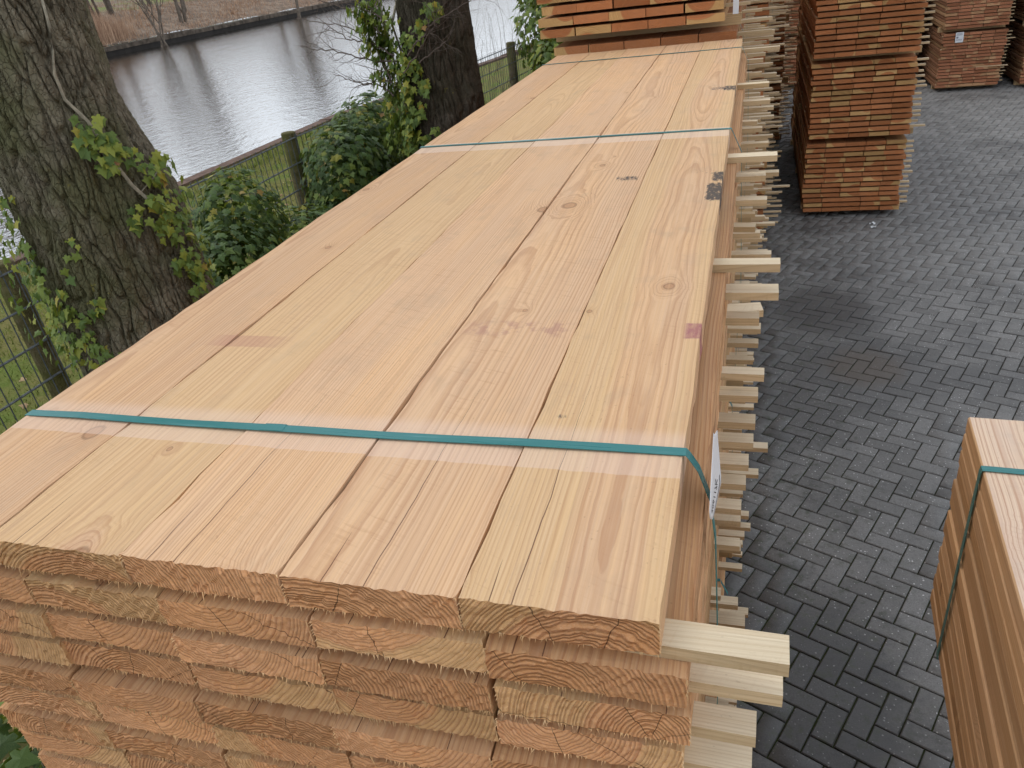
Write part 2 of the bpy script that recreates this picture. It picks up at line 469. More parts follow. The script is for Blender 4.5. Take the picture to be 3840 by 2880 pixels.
# concrete block paving
def paver_mat():
    b = NB('concrete_paver')
    P = b.pos()
    geo = b.cache['geo']
    oi = b.n('ShaderNodeObjectInfo')
    rv = b.m('FRACT', b.add(geo.outputs['Random Per Island'], b.mul(oi.outputs['Random'], 3.7)))
    base = b.mix(rv, lin(120, 119, 117), lin(143, 142, 140))
    gr = b.noise(P, 130.0, 4.0, 0.7)
    base = b.mix(b.sstep(gr, 0.3, 0.7, 0.0, 0.5), base, lin(80, 80, 80))
    vo = b.n('ShaderNodeTexVoronoi', feature='F1')
    b.put(vo.inputs['Vector'], P)
    vo.inputs['Scale'].default_value = 62.0
    vc = b.sep(vo.outputs['Color'])
    sp = b.mul(b.m('LESS_THAN', vo.outputs['Distance'], b.add(0.09, b.mul(vc[1], 0.20))), b.m('GREATER_THAN', vc[0], 0.62))
    base = b.mix(b.mul(sp, b.add(0.25, b.mul(vc[2], 0.6))), base, lin(226, 226, 224))
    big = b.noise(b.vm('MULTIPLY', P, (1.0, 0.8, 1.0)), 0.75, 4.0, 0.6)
    mot = b.noise(P, 34.0, 5.0, 0.7)
    base = b.mix(b.sstep(mot, 0.5, 0.72, 0.0, 0.45), base, lin(78, 77, 74))
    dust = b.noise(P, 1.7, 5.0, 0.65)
    base = b.mix(b.sstep(dust, 0.45, 0.7, 0.0, 0.3), base, lin(140, 139, 136))
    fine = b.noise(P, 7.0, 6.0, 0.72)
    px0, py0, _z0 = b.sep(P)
    wet_shade = b.sstep(b.add(b.add(big, b.sstep(px0, 1.5, 0.15, 0.0, 0.13)), b.mul(b.sub(fine, 0.5), 0.35)), 0.52, 0.66)  # noise stains are wet; darkening towards the stack is shade put into colour
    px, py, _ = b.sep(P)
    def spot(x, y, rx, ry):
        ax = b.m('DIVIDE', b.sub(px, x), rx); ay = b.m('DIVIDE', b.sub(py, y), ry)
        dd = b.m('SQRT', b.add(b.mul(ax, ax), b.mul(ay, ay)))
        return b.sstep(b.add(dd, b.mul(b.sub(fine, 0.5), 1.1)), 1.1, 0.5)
    damp_shade = b.m('MAXIMUM', b.mul(wet_shade, 0.6), b.m('MAXIMUM', b.mul(spot(0.45, 2.1, 0.5, 0.8), 0.9), b.m('MAXIMUM', b.mul(spot(0.75, 6.4, 0.6, 0.7), 0.8), b.mul(spot(1.0, 5.3, 0.75, 0.75), 0.6))))
    base = b.mix(damp_shade, base, b.mix(0.72, base, (0.022, 0.022, 0.024)))
    mud = spot(1.0, 5.35, 0.34, 0.36)
    base = b.mix(b.mul(mud, 0.6), base, lin(98, 88, 78))
    moss = b.mul(b.sstep(px, 1.5, 0.25), b.sstep(b.noise(P, 14.0, 4.0, 0.7), 0.5, 0.68))
    base = b.mix(b.mul(moss, 0.5), base, lin(62, 70, 44))
    rough = b.sub(b.mix(damp_shade, (0.8, 0.8, 0.8), (0.42, 0.42, 0.42)), 0.0)
    nrm = b.bump(b.add(gr, b.mul(sp, 0.6)), 0.5, 0.0016)
    return b.done(base, rough, nrm, 0.4)
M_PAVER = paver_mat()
def joint_mat():
    b = NB('joint_sand')
    P = b.pos()
    px, py, _ = b.sep(P)
    nz = b.noise(P, 18.0, 4.0, 0.7)
    gm = b.mul(b.sstep(px, 2.2, 0.3), b.sstep(nz, 0.35, 0.6))
    c = b.mix(b.sstep(nz, 0.3, 0.7), lin(50, 47, 42), lin(74, 71, 64))
    c = b.mix(b.mul(gm, 0.85), c, lin(58, 68, 30))
    return b.done(c, 0.95, b.bump(nz, 0.8, 0.006), 0.1)
M_JOINT = joint_mat()
def grass_ground():
    b = NB('grass_soil')
    P = b.pos()
    a = b.noise(P, 1.4, 5.0, 0.65); c2 = b.noise(P, 22.0, 4.0, 0.7)
    c = b.mix(b.sstep(a, 0.35, 0.62), lin(98, 112, 52), lin(116, 110, 66))
    c = b.mix(b.sstep(c2, 0.45, 0.75, 0.0, 0.7), c, lin(70, 84, 38))
    return b.done(c, 0.95, b.bump(c2, 0.9, 0.02), 0.1)
M_GRASSGROUND = grass_ground()
def soil_mat():
    b = NB('leaf_litter_soil')
    P = b.pos()
    a = b.noise(P, 3.0, 5.0, 0.65); c2 = b.noise(P, 40.0, 4.0, 0.7)
    c = b.mix(b.sstep(a, 0.35, 0.62), lin(70, 60, 44), lin(86, 84, 48))
    c = b.mix(b.sstep(c2, 0.5, 0.75, 0.0, 0.7), c, lin(118, 98, 70))
    return b.done(c, 0.95, b.bump(c2, 0.9, 0.02), 0.1)
M_SOIL = soil_mat()
def far_ground():
    b = NB('far_bank_soil')
    P = b.pos()
    a = b.noise(P, 0.12, 5.0, 0.6); c2 = b.noise(P, 0.9, 5.0, 0.7)
    c = b.mix(b.sstep(c2, 0.35, 0.7), lin(112, 98, 86), lin(154, 138, 122))
    px, py, _ = b.sep(P)
    g = b.mul(b.sstep(px, -64.0, -70.0), b.sstep(a, 0.42, 0.55))
    c = b.mix(g, c, lin(124, 138, 80))
    return b.done(c, 0.95, b.bump(c2, 0.8, 0.2), 0.1)
M_FAR = far_ground()
M_REVET = plain('far_revetment', lin(86, 77, 68), 0.9, 0.2, 0.45, 1.6, 0.05)
M_REVET_DK = plain('far_revetment_wet', lin(38, 34, 30), 0.7, 0.3, 0.3, 1.6)
def reed_mat(name, a1, a2):
    b = NB(name)
    geo = b.n('ShaderNodeNewGeometry')
    c = b.mix(geo.outputs['Random Per Island'], a1, a2)
    return b.done(c, 0.9, None, 0.1)
M_REED = reed_mat('dry_reed', lin(150, 118, 96), lin(206, 174, 146))
M_BRUSH = reed_mat('brush_twig', lin(92, 76, 64), lin(140, 120, 104))
M_BLADE = reed_mat('grass_blade', lin(74, 92, 36), lin(146, 152, 76))
M_DRYLEAF = reed_mat('dry_fallen_leaf', lin(110, 84, 58), lin(196, 170, 134))
def water_mat():
    b = NB('canal_water')
    P = b.pos()
    v1 = b.noise(b.vm('MULTIPLY', P, (1.6, 1.0, 1.0)), 2.6, 3.0, 0.6)
    v2 = b.noise(b.vm('MULTIPLY', P, (1.0, 0.6, 1.0)), 0.7, 2.0, 0.5)
    nrm = b.bump(b.add(v1, b.mul(v2, 0.6)), 0.6, 0.036)
    b.p.inputs['IOR'].default_value = 4.2
    return b.done(lin(46, 40, 34), 0.08, nrm, 1.0)
M_WATER = water_mat()
def bark_mat(name, c1, c2, moss, mossamt):
    b = NB(name)
    P = b.coord('Object')
    a = b.noise(P, 9.0, 5.0, 0.65); f = b.noise(b.vm('MULTIPLY', P, (1, 1, 0.45)), 95.0, 4.0, 0.7); g = b.noise(P, 2.2, 3.0, 0.6)
    c = b.mix(b.sstep(a, 0.3, 0.7), c1, c2)
    c = b.mix(b.sstep(f, 0.5, 0.75, 0.0, 0.55), c, tuple(min(1, x * 1.7) for x in c2))
    c = b.mix(b.mul(b.sstep(g, 0.42, 0.62), mossamt), c, moss)
    li = b.noise(P, 26.0, 2.0, 0.5)
    c = b.mix(b.mul(b.sstep(li, 0.68, 0.76), b.mul(b.sstep(g, 0.5, 0.65), 0.6)), c, lin(150, 140, 60))
    vo = b.n('ShaderNodeTexVoronoi', feature='DISTANCE_TO_EDGE')
    b.put(vo.inputs['Vector'], b.vm('ADD', b.vm('MULTIPLY', P, (1, 1, 0.6)), b.vm('MULTIPLY', b.noise(P, 14.0, 2.0, 0.5, color=True), (0.06, 0.06, 0.06))))
    vo.inputs['Scale'].default_value = 46.0
    ck = b.sstep(vo.outputs['Distance'], 0.0, 0.10)
    return b.done(c, 0.92, b.bump(b.add(b.add(f, b.mul(a, 0.6)), b.mul(ck, 0.9)), 0.9, 0.006), 0.12)
M_BARK = bark_mat('oak_bark', lin(98, 91, 77), lin(134, 126, 108), lin(94, 97, 62), 0.65)
M_BARK2 = bark_mat('dark_bark', lin(70, 63, 55), lin(100, 91, 80), lin(66, 68, 48), 0.35)
M_TWIG = plain('bare_twig', lin(104, 92, 84), 0.85, 0.2, 0.3, 40.0)
M_VINE = plain('ivy_stem', lin(158, 150, 132), 0.85, 0.2, 0.25, 40.0)
M_FARTREE = plain('far_tree_bark', lin(108, 98, 88), 0.9, 0.1, 0.3, 3.0)
M_POST = bark_mat('fence_post_wood', lin(84, 76, 56), lin(128, 116, 92), lin(96, 100, 50), 0.7)
def leaf_mat(name, cols):
    b = NB(name)
    geo = b.n('ShaderNodeNewGeometry')
    oi = b.n('ShaderNodeObjectInfo')
    rv = b.m('FRACT', b.add(geo.outputs['Random Per Island'], b.mul(oi.outputs['Random'], 5.3)))
    ra = b.n('ShaderNodeValToRGB')
    el = ra.color_ramp.elements
    while len(el) < len(cols):
        el.new(0.5)
    for i, (p, c) in enumerate(cols):
        el[i].position = p
        el[i].color = (*c, 1)
    b.put(ra.inputs['Fac'], rv)
    nz = b.noise(b.coord('Object'), 60.0, 2.0, 0.5)
    c = b.mix(b.sstep(nz, 0.4, 0.7, 0.0, 0.25), ra.outputs['Color'], lin(150, 160, 90))
    m = b.done(c, 0.5, b.bump(nz, 0.25, 0.002), 0.3)
    tr = b.n('ShaderNodeBsdfTranslucent')
    b.put(tr.inputs['Color'], b.mix(0.5, c, lin(150, 170, 50)))
    mx = b.n('ShaderNodeMixShader')
    mx.inputs[0].default_value = 0.22
    b.t.links.new(b.p.outputs[0], mx.inputs[1]); b.t.links.new(tr.outputs[0], mx.inputs[2])
    b.t.links.new(mx.outputs[0], b.out.inputs['Surface'])
    return m
M_IVY_LT = leaf_mat('young_ivy_leaf', [(0.0, lin(78, 104, 50)), (0.35, lin(104, 128, 60)), (0.70, lin(130, 146, 64)), (0.93, lin(158, 160, 62)), (0.985, lin(178, 160, 66)), (1.0, lin(160, 110, 76))])
M_IVY_DK = leaf_mat('old_ivy_leaf', [(0.0, lin(40, 66, 36)), (0.4, lin(56, 84, 44)), (0.75, lin(74, 102, 50)), (0.94, lin(112, 130, 56)), (0.985, lin(152, 146, 60)), (1.0, lin(150, 110, 60))])
M_IVY_MX = leaf_mat('mixed_ivy_leaf', [(0.0, lin(56, 82, 40)), (0.4, lin(88, 112, 50)), (0.75, lin(118, 136, 54)), (0.95, lin(146, 152, 58)), (1.0, lin(178, 160, 60))])

# ================================================================== the setting
def sheet(name, pts, z, mat, kind='structure'):
    me = me_from(name, [(x, y, z) for x, y in pts], [tuple(range(len(pts)))], [mat])
    o = obj(name, me)
    o['kind'] = kind
    return o
BANK = [(-11.3, -300), (-11.05, 0), (-10.86, 11.9), (-10.63, 17.9), (-10.07, 21.0), (-8.6, 28), (-4.0, 60), (10, 300)]
WATER_Z = -0.55
sheet('ground', BANK + [(400, 300), (400, -300)], -0.06, M_SOIL)
sheet('grass_bank', [(-11.0, -20), (-10.99, 0), (-10.8, 11.9), (-10.57, 17.9), (-10.0, 21.0), (-8.5, 28), (-3.3, 28), (-3.9, 12), (-4.3, 7), (-4.3, -20)], -0.045, M_GRASSGROUND)
sheet('water', [(-70, -300), (30, -300), (30, 400), (-70, 400)], WATER_Z, M_WATER)
sheet('pavement_bed', [(-1.35, -12), (40, -12), (40, 60), (-1.35, 60)], -0.012, M_JOINT)

# near bank edging: a kerb that drops into the water
kb = MB()
for (x0, y0), (x1, y1) in zip(BANK[1:-2], BANK[2:-1]):
    n = max(1, int((y1 - y0) / 1.2))
    for i in range(n):
        a0, a1 = i / n, (i + 1) / n
        ya, yb = y0 + (y1 - y0) * a0 + 0.01, y0 + (y1 - y0) * a1 - 0.01
        xa, xb = x0 + (x1 - x0) * a0, x0 + (x1 - x0) * a1
        dz = rnd.uniform(-0.015, 0.015)
        b0 = len(kb.v)
        for (xx, yy) in ((xa, ya), (xb, yb)):
            kb.v += [(xx - 0.16, yy, -0.9), (xx + 0.16, yy, -0.9), (xx + 0.16, yy, 0.01 + dz), (xx - 0.16, yy, 0.01 + dz)]
        for q in ((0, 1, 2, 3), (7, 6, 5, 4), (3, 2, 6, 7), (1, 5, 6, 2), (4, 0, 3, 7)):
            kb.f.append(tuple(b0 + k for k in q)); kb.m.append(0)
bank_edge = obj('bank_edging', kb.mesh('bank_edging', [M_KERB]))
bank_edge['kind'] = 'structure'

# far bank: revetment and rising ground
fb_x = -53.6
nx_, ny_ = 26, 70
V = []; F = []
for j in range(ny_):
    y = -40 + 300 * j / (ny_ - 1)
    for i in range(nx_):
        t = i / (nx_ - 1)
        x = fb_x - 0.6 - 250 * t ** 2.2
        z = 0.15 + 4.6 * (1 - math.exp(-(fb_x - x) / 15.0)) + 0.12 * math.sin(x * 0.7 + y * 0.31) * min(1, t * 8) + 0.10 * math.sin(y * 0.9 + x)
        V.append((x, y, z))
for j in range(ny_ - 1):
    for i in range(nx_ - 1):
        a = j * nx_ + i
        F.append((a, a + nx_, a + nx_ + 1, a + 1))
fo = obj('far_bank', me_fast('far_bank', V, F, [M_FAR], True))
fo['kind'] = 'structure'
rv = MB()
y = -30.0
while y < 230:
    l = rnd.uniform(2.2, 4.2)
    dz = rnd.uniform(-0.06, 0.06); dx = rnd.uniform(-0.08, 0.08)
    rv.box(fb_x - 0.9, fb_x + 0.05 + dx, y, y + l - 0.06, -0.12, 0.26 + dz, 0)
    rv.box(fb_x - 0.9, fb_x - 0.12, y, y + l - 0.02, -1.4, -0.10, 1)
    y += l
ro = obj('far_revetment', rv.mesh('far_revetment', [M_REVET, M_REVET_DK]))
ro['kind'] = 'structure'

# ------------------------------------------------------------------ herringbone paving, every block built
PA = math.radians(-24.0)
av = np.array((math.cos(PA), math.sin(PA))); bv = np.array((-math.sin(PA), math.cos(PA)))
PW = 0.1062
ORG = np.array((0.647, 2.951)) - PW * bv
def paver_mesh(L, Wd):
    hx, hy, c, zt, zb = L / 2, Wd / 2, 0.0045, 0.0, -0.03
    v = [(sx * (hx - c), sy * (hy - c), zt) for sx, sy in ((-1, -1), (1, -1), (1, 1), (-1, 1))]
    v += [(sx * hx, sy * hy, zt - c) for sx, sy in ((-1, -1), (1, -1), (1, 1), (-1, 1))]
    v += [(sx * hx, sy * hy, zb) for sx, sy in ((-1, -1), (1, -1), (1, 1), (-1, 1))]
    f = [(0, 1, 2, 3)]
    for k in range(4):
        k2 = (k + 1) % 4
        f += [(4 + k, 4 + k2, k2, k), (8 + k, 8 + k2, 4 + k2, 4 + k)]
    return np.array(v), f
pv_v, pv_f = paver_mesh(2 * PW - 0.007, PW - 0.007)
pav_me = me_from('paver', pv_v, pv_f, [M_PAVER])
pavers = []
for i in range(-120, 220):
    for j in range(-60, 260):
        k = (i - j) % 4
        if k == 0:
            cc = ORG + PW * ((i + 1.0) * av + (j + 0.5) * bv); ang = PA
        elif k == 3:
            cc = ORG + PW * ((i + 0.5) * av + (j + 1.0) * bv); ang = PA + math.pi / 2
        else:
            continue
        if -1.3 < cc[0] < 8.2 and -2.6 < cc[1] < 23:
            pavers.append((cc[0], cc[1], ang + rnd.gauss(0, 0.008), rnd.gauss(0, 0.0016), rnd.gauss(0, 0.006), rnd.gauss(0, 0.006)))
vis = []
for n, p in enumerate(pavers):
    q = project((p[0], p[1], 0))
    # seen if in frame and right of the stacks
    if q and 1560 < q[0] < 2212 and 180 < q[1] < 1659:
        d = math.dist((p[0], p[1], 0), CAM_POS)
        hid = (p[0] < 0.35) or (0.6 < p[0] < 1.85 and p[1] > 9.0) or (q[0] > 2010 and q[1] > 900)
        if not hid:
            vis.append((d, n))
vis.sort()
single = set(n for _, n in vis[:300])
bed = bpy.data.objects['pavement_bed']
for n in sorted(single):
    x, y, a, dz, tx, ty = pavers[n]
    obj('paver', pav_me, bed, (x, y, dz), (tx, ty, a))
rest = [p for n, p in enumerate(pavers) if n not in single]
VV = []; nf = []
base = np.array(pv_v)
quads = np.array([f for f in pv_f])
for n, (x, y, a, dz, tx, ty) in enumerate(rest):
    ca, sa = math.cos(a), math.sin(a)
    X = base[:, 0] * ca - base[:, 1] * sa + x
    Y = base[:, 0] * sa + base[:, 1] * ca + y
    Z = base[:, 2] + dz + tx * base[:, 1] - ty * base[:, 0]
    VV.append(np.stack([X, Y, Z], 1))
VV = np.concatenate(VV)
FF = (quads[None] + (np.arange(len(rest)) * len(base))[:, None, None]).reshape(-1, 4)
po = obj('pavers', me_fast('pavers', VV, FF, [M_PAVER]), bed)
po['kind'] = 'stuff'

# ================================================================== timber
def set_wood(o, bx=None, r=rnd, flat=None):
    o['seed'] = r.random()
    o['pith_x'] = r.uniform(-0.09, 0.09)
    o['pith_z'] = r.choice((-1, 1)) * r.uniform(0.02, 0.13) + 0.02 if flat is None else flat
    o['sap_r'] = r.choice((r.uniform(0.09, 0.16), r.uniform(0.07, 0.13), 0.3, 0.3))
    if bx is not None:
        o['bx'] = bx
def box_plank(name, w, L, t, mats, idx=(0, 1, 2)):
    """idx: material of (top, sides+bottom, ends)"""
    v = [(-w / 2, 0, 0), (w / 2, 0, 0), (w / 2, L, 0), (-w / 2, L, 0), (-w / 2, 0, t), (w / 2, 0, t), (w / 2, L, t), (-w / 2, L, t)]
    f = [(0, 3, 2, 1), (4, 5, 6, 7), (1, 2, 6, 5), (3, 0, 4, 7), (0, 1, 5, 4), (2, 3, 7, 6)]
    return me_from(name, v, f, mats, [idx[1], idx[0], idx[1], idx[1], idx[2], idx[2]])
def fine_plank(name, w, L, t, mats, seed, cup=0.0):
    """sawn board with ragged arrises, a torn end and splinters hanging from its lower end edge"""
    r = np.random.RandomState(seed)
    ys = [0.0, 0.006, 0.02, 0.05] + list(np.arange(0.1, 1.2, 0.05)) + list(np.arange(1.2, L - 0.02, 0.16)) + [L]
    nt, nz = 33, 7
    per = [(-w / 2 + w * i / (nt - 1), 0.0) for i in range(nt)] + [(w / 2, t * i / (nz - 1)) for i in range(1, nz)] \
        + [(w / 2 - w * i / (nt - 1), t) for i in range(1, nt)] + [(-w / 2, t - t * i / (nz - 1)) for i in range(1, nz - 1)]
    n = len(per)
    P2 = np.array(per)
    V = []
    yj = r.normal(0, 0.0009, n)
    for k, y in enumerate(ys):
        q = P2.copy()
        q[:, 1] += cup * ((q[:, 0] / (w / 2)) ** 2 - 0.4)
        for c in (0, nt - 1, nt + nz - 2, 2 * nt + nz - 3):
            q[c] += r.normal(0, 0.0007, 2)
            if r.rand() < 0.12:
                q[c, 0] -= math.copysign(r.uniform(0.0005, 0.003), q[c, 0])
        yy = np.full(n, y)
        if k == 0:
            yy = yy + yj
            q += r.normal(0, 0.00035, q.shape)
        V.append(np.stack([q[:, 0], yy, q[:, 1]], 1))
    V = np.concatenate(V)
    F = []; M = []
    nk = len(ys)
    for k in range(nk - 1):
        for i in range(n):
            i2 = (i + 1) % n
            F.append((k * n + i, k * n + i2, (k + 1) * n + i2, (k + 1) * n + i)); M.append(0)
    F.append(tuple((nk - 1) * n + i for i in range(n))[::-1]); M.append(1)
    # torn near end: grid inside the first ring
    V = list(map(tuple, V))
    gid = {}
    for i in range(nt): gid[(i, 0)] = i
    for i in range(1, nz): gid[(nt - 1, i)] = nt - 1 + i
    for i in range(1, nt): gid[(nt - 1 - i, nz - 1)] = nt + nz - 2 + i
    for i in range(1, nz - 1): gid[(0, nz - 1 - i)] = 2 * nt + nz - 3 + i
    for i in range(1, nt - 1):
        for j in range(1, nz - 1):
            x = -w / 2 + w * i / (nt - 1); z = t * j / (nz - 1)
            z += cup * ((x / (w / 2)) ** 2 - 0.4)
            gid[(i, j)] = len(V)
            V.append((x, r.normal(0, 0.0010) + 0.0012 * math.sin(x * 60 + seed), z))
    for i in range(nt - 1):
        for j in range(nz - 1):
            F.append((gid[(i, j)], gid[(i + 1, j)], gid[(i + 1, j + 1)], gid[(i, j + 1)])); M.append(1)
    # splinters
    x = -w / 2
    dens = 0.0035
    while x < w / 2:
        x += r.exponential(dens) + 0.0005
        if x >= w / 2 - 0.001: break
        if r.rand() < 0.08: dens = r.choice([0.0015, 0.003, 0.008])
        zb = cup * ((x / (w / 2)) ** 2 - 0.4)
        ln = r.choice([r.uniform(0.002, 0.005), r.uniform(0.004, 0.008), r.uniform(0.007, 0.016)], p=[0.70, 0.24, 0.06])
        wd = r.uniform(0.0004, 0.0009)
        b0 = len(V)
        sx = r.normal(0, 0.35) * ln; sy = -r.uniform(0.0, 0.7) * ln
        V += [(x - wd, 0.0005, zb + 0.001), (x + wd, 0.0005, zb + 0.001), (x, 0.003, zb + 0.001), (x + sx, sy, zb - ln * r.uniform(0.6, 1.0))]
        F += [(b0, b0 + 1, b0 + 3), (b0 + 1, b0 + 2, b0 + 3), (b0 + 2, b0, b0 + 3)]; M += [2, 2, 2]
    for k in range(16):                                    # short fibres along the sides and top of the end
        b0 = len(V)
        s = r.choice([-1, 1]); z = r.uniform(0, t); ln = r.uniform(0.0015, 0.005)
        xx = s * w / 2
        V += [(xx, 0.001, z - 0.0005), (xx, 0.001, z + 0.0005), (xx - s * 0.002, 0.001, z), (xx + s * ln * 0.5, -ln * 0.6, z - ln * r.uniform(0.2, 0.8))]
        F += [(b0, b0 + 1, b0 + 3), (b0 + 1, b0 + 2, b0 + 3), (b0 + 2, b0, b0 + 3)]; M += [2, 2, 2]
    return me_from(name, V, F, mats, M)

PT, PG, PW_, PL = 0.0425, 0.0165, 0.2, 4.0
fine_top = [fine_plank('plank', PW_ - 0.0022, PL, PT, [W_TOP, W_END, W_FIBRE], 100 + i, rnd.uniform(-0.0012, 0.0016)) for i in range(5)]
fine_var = [fine_plank('plank', PW_ - 0.003, PL, PT, [W_SIDE, W_END, W_FIBRE], 200 + i, rnd.uniform(-0.0022, 0.0026)) for i in range(10)]
box_near = box_plank('plank', PW_ - 0.004, PL, PT, [W_SIDE, W_END], (0, 0, 1))
box_mid = box_plank('plank', PW_ - 0.004, PL, PT, [W_FACE2, W_END2], (0, 0, 1))
box_row2 = box_plank('plank', PW_ + 0.002, PL, PT, [W_FACE2, W_END2], (0, 0, 1))
box_far = box_plank('plank', PW_ - 0.003, PL, 0.0425, [W_FACE3, W_END3], (0, 0, 1))
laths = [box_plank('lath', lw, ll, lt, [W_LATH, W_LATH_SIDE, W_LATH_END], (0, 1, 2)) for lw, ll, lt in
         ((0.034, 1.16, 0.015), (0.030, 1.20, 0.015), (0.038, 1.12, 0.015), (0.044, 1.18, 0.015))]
bearers = [box_plank('bearer', 0.075, 1.06, h, [W_BEAR, W_LATH_END], (0, 0, 1)) for h in (0.0887, 0.057, 0.065, 0.0765, 0.09)]
bearer_h = (0.0887, 0.057, 0.065, 0.0765, 0.09)

def ribbon(pts, wdt, th=0.0009):
    """flat strap: pts are (x, y, z) centre points in the x-z plane, the width runs along y"""
    V = []; F = []
    n = len(pts)
    for i, p in enumerate(pts):
        a = Vector(pts[max(i - 1, 0)]); c = Vector(pts[min(i + 1, n - 1)])
        d = (c - a).normalized()
        nn = Vector((0, 1, 0)).cross(d)
        if nn.length < 1e-4: nn = Vector((0, 0, 1))
        nn.normalize()
        s = d.cross(nn).normalized()
        p = Vector(p)
        for (o1, o2) in ((-1, 0), (1, 0), (1, 1), (-1, 1)):
            V.append(tuple(p + s * (o1 * wdt / 2) + nn * (o2 * th)))
    for i in range(n - 1):
        for k in range(4):
            k2 = (k + 1) % 4
            F.append((i * 4 + k, i * 4 + k2, (i + 1) * 4 + k2, (i + 1) * 4 + k))
    F.append((3, 2, 1, 0)); e = (n - 1) * 4
    F.append((e, e + 1, e + 2, e + 3))
    return V, F

def bundle(label, x_right, y0, z0, nl=14, nxb=5, w=PW_, L=PL, t=PT, gap=PG, hb=0.0887, rz=0.0, me=None, cols=(0.052, 0.99, 1.8, 2.9, 3.93),
           prot=(0.05, 0.12), jx=0.006, jy=0.008, lay_off=None, seed=1, straps=(0.27, 1.93, 3.67), strap_mat=None, group=None, pick=None, wig=0.012, name='lumber_bundle'):
    r = random.Random(seed)
    Wt = nxb * w
    e = empty(name, (x_right - Wt / 2, y0, z0), rz)
    tag(e, label, 'lumber', group)
    bi = min(range(len(bearer_h)), key=lambda k: abs(bearer_h[k] - hb))
    for by in (0.35, L / 2, L - 0.35):
        o = obj('bearer', bearers[bi], e, (-Wt / 2 - 0.02 + r.uniform(0, 0.05), by + r.uniform(-0.05, 0.05), 0), (0, 0, -math.pi / 2))
        o.scale = (1, Wt / 1.0, hb / bearer_h[bi])
        set_wood(o, r=r)
    for i in range(nl):
        zi = hb + i * (t + gap)
        top_i = nl - 1 - i
        off = (lay_off(top_i) if lay_off else r.uniform(-jx, jx) * 1.6)
        fr = r.uniform(-jy, jy)
        for k in range(nxb):
            m = pick(top_i, k, r) if pick else me
            xc = -Wt / 2 + (k + 0.5) * w + off + (r.uniform(-jx, jx) * 0.3 if top_i else 0)
            o = obj('plank', m, e, (xc, fr + r.uniform(-jy, jy) * (0.6 if top_i else 0.1), zi))
            if not pick: o.scale = ((w - 0.005) / (2 * m.vertices[1].co.x), L / PL, t / m.vertices[4].co.z)
            set_wood(o, bx=xc - Wt / 2, r=r)
        if gap > 0 and i < nl - 1:
            for c, cy in enumerate(cols):
                lm = r.choice(laths)
                pr = r.uniform(*prot) if r.random() < 0.86 else r.uniform(prot[1], prot[1] + 0.06)
                ll = max(v.co.y for v in lm.vertices)
                o = obj('lath', lm, e, (-Wt / 2 + off * 0.5 + 0.006, cy + r.uniform(-wig, wig) + 0.012 * math.sin(i * 0.9 + c), zi + t), (0, 0, -math.pi / 2 + (r.gauss(0, 0.012) if r.random() < 0.85 else r.gauss(0, 0.06))))
                o.scale = (1, (Wt + pr) / ll, gap / 0.015)
                set_wood(o, r=r)
                o['sap_r'] = 0.0 if r.random() < 0.6 else 0.05
    zt = hb + nl * t + (nl - 1) * gap
    for s in straps:
        pts = [(-Wt / 2 - 0.034, s, hb * 0.5 - 0.002), (-Wt / 2 - 0.034, s, zt * 0.5), (-Wt / 2 - 0.026, s, zt - 0.10), (-Wt / 2 - 0.004, s, zt + 0.0015)]
        pts += [(-Wt / 2 + Wt * q / 10, s, zt + 0.0016) for q in range(1, 10)]
        pts += [(Wt / 2 + 0.004, s, zt + 0.0015), (Wt / 2 + 0.036, s, zt - 0.07), (Wt / 2 + 0.045, s, zt * 0.5), (Wt / 2 + 0.036, s, hb * 0.5)]
        v, f = ribbon(pts, 0.015)
        obj('strap', me_from('strap', v, f, [strap_mat or M_STRAP]), e)
    return e, zt

# ---- the near stack: three bundles high, the upper one seen close
OFF = {0: 0.0, 1: 0.028, 2: 0.024, 3: 0.020, 4: 0.012, 5: 0.016, 6: 0.010}
order = random.Random(5)
def pick_main(ti, k, r):
    if ti == 0:
        return fine_top[k]
    if ti <= 9:
        return fine_var[order.randrange(len(fine_var))]
    return box_near
main, main_h = bundle('fresh pale boards under three teal straps, top bundle of the stack beside the trees', 0.0, 0.0, H0 - 0.8967, hb=0.8967 - 14 * PT - 13 * PG, seed=21, pick=pick_main,
                      lay_off=lambda ti: OFF.get(ti, 0.012), prot=(0.065, 0.115), straps=(1.935, 3.67), jx=0.012, jy=0.0055)
# hand-set growth rings and seam positions of the five top boards
tops = sorted([c for c in main.children if c.name.startswith('plank') and c.data in fine_top], key=lambda c: -c.location.x)
SEAM = [0.0, -0.195, -0.396, -0.602, -0.803, -1.0]
SPEC = [(0.31, 0.03, -0.055, 0.105), (0.62, -0.06, -0.10, 0.30), (0.17, -0.13, -0.02, 0.30), (0.83, 0.02, -0.07, 0.105), (0.47, -0.05, -0.045, 0.30)]
for k, o in enumerate(tops):
    o['seed'], o['pith_x'], o['pith_z'], o['sap_r'] = SPEC[k]
    cx = (SEAM[k] + SEAM[k + 1]) / 2
    o.location.x = cx + 0.5
    o.scale = ((SEAM[k] - SEAM[k + 1]) / PW_ * (1.0, 0.994, 0.999, 1.0, 1.0)[k], 1, 1)
    o['bx'] = cx
    o.location.z += (-0.0004, -0.0014, -0.0006, -0.0016, -0.0008)[k]
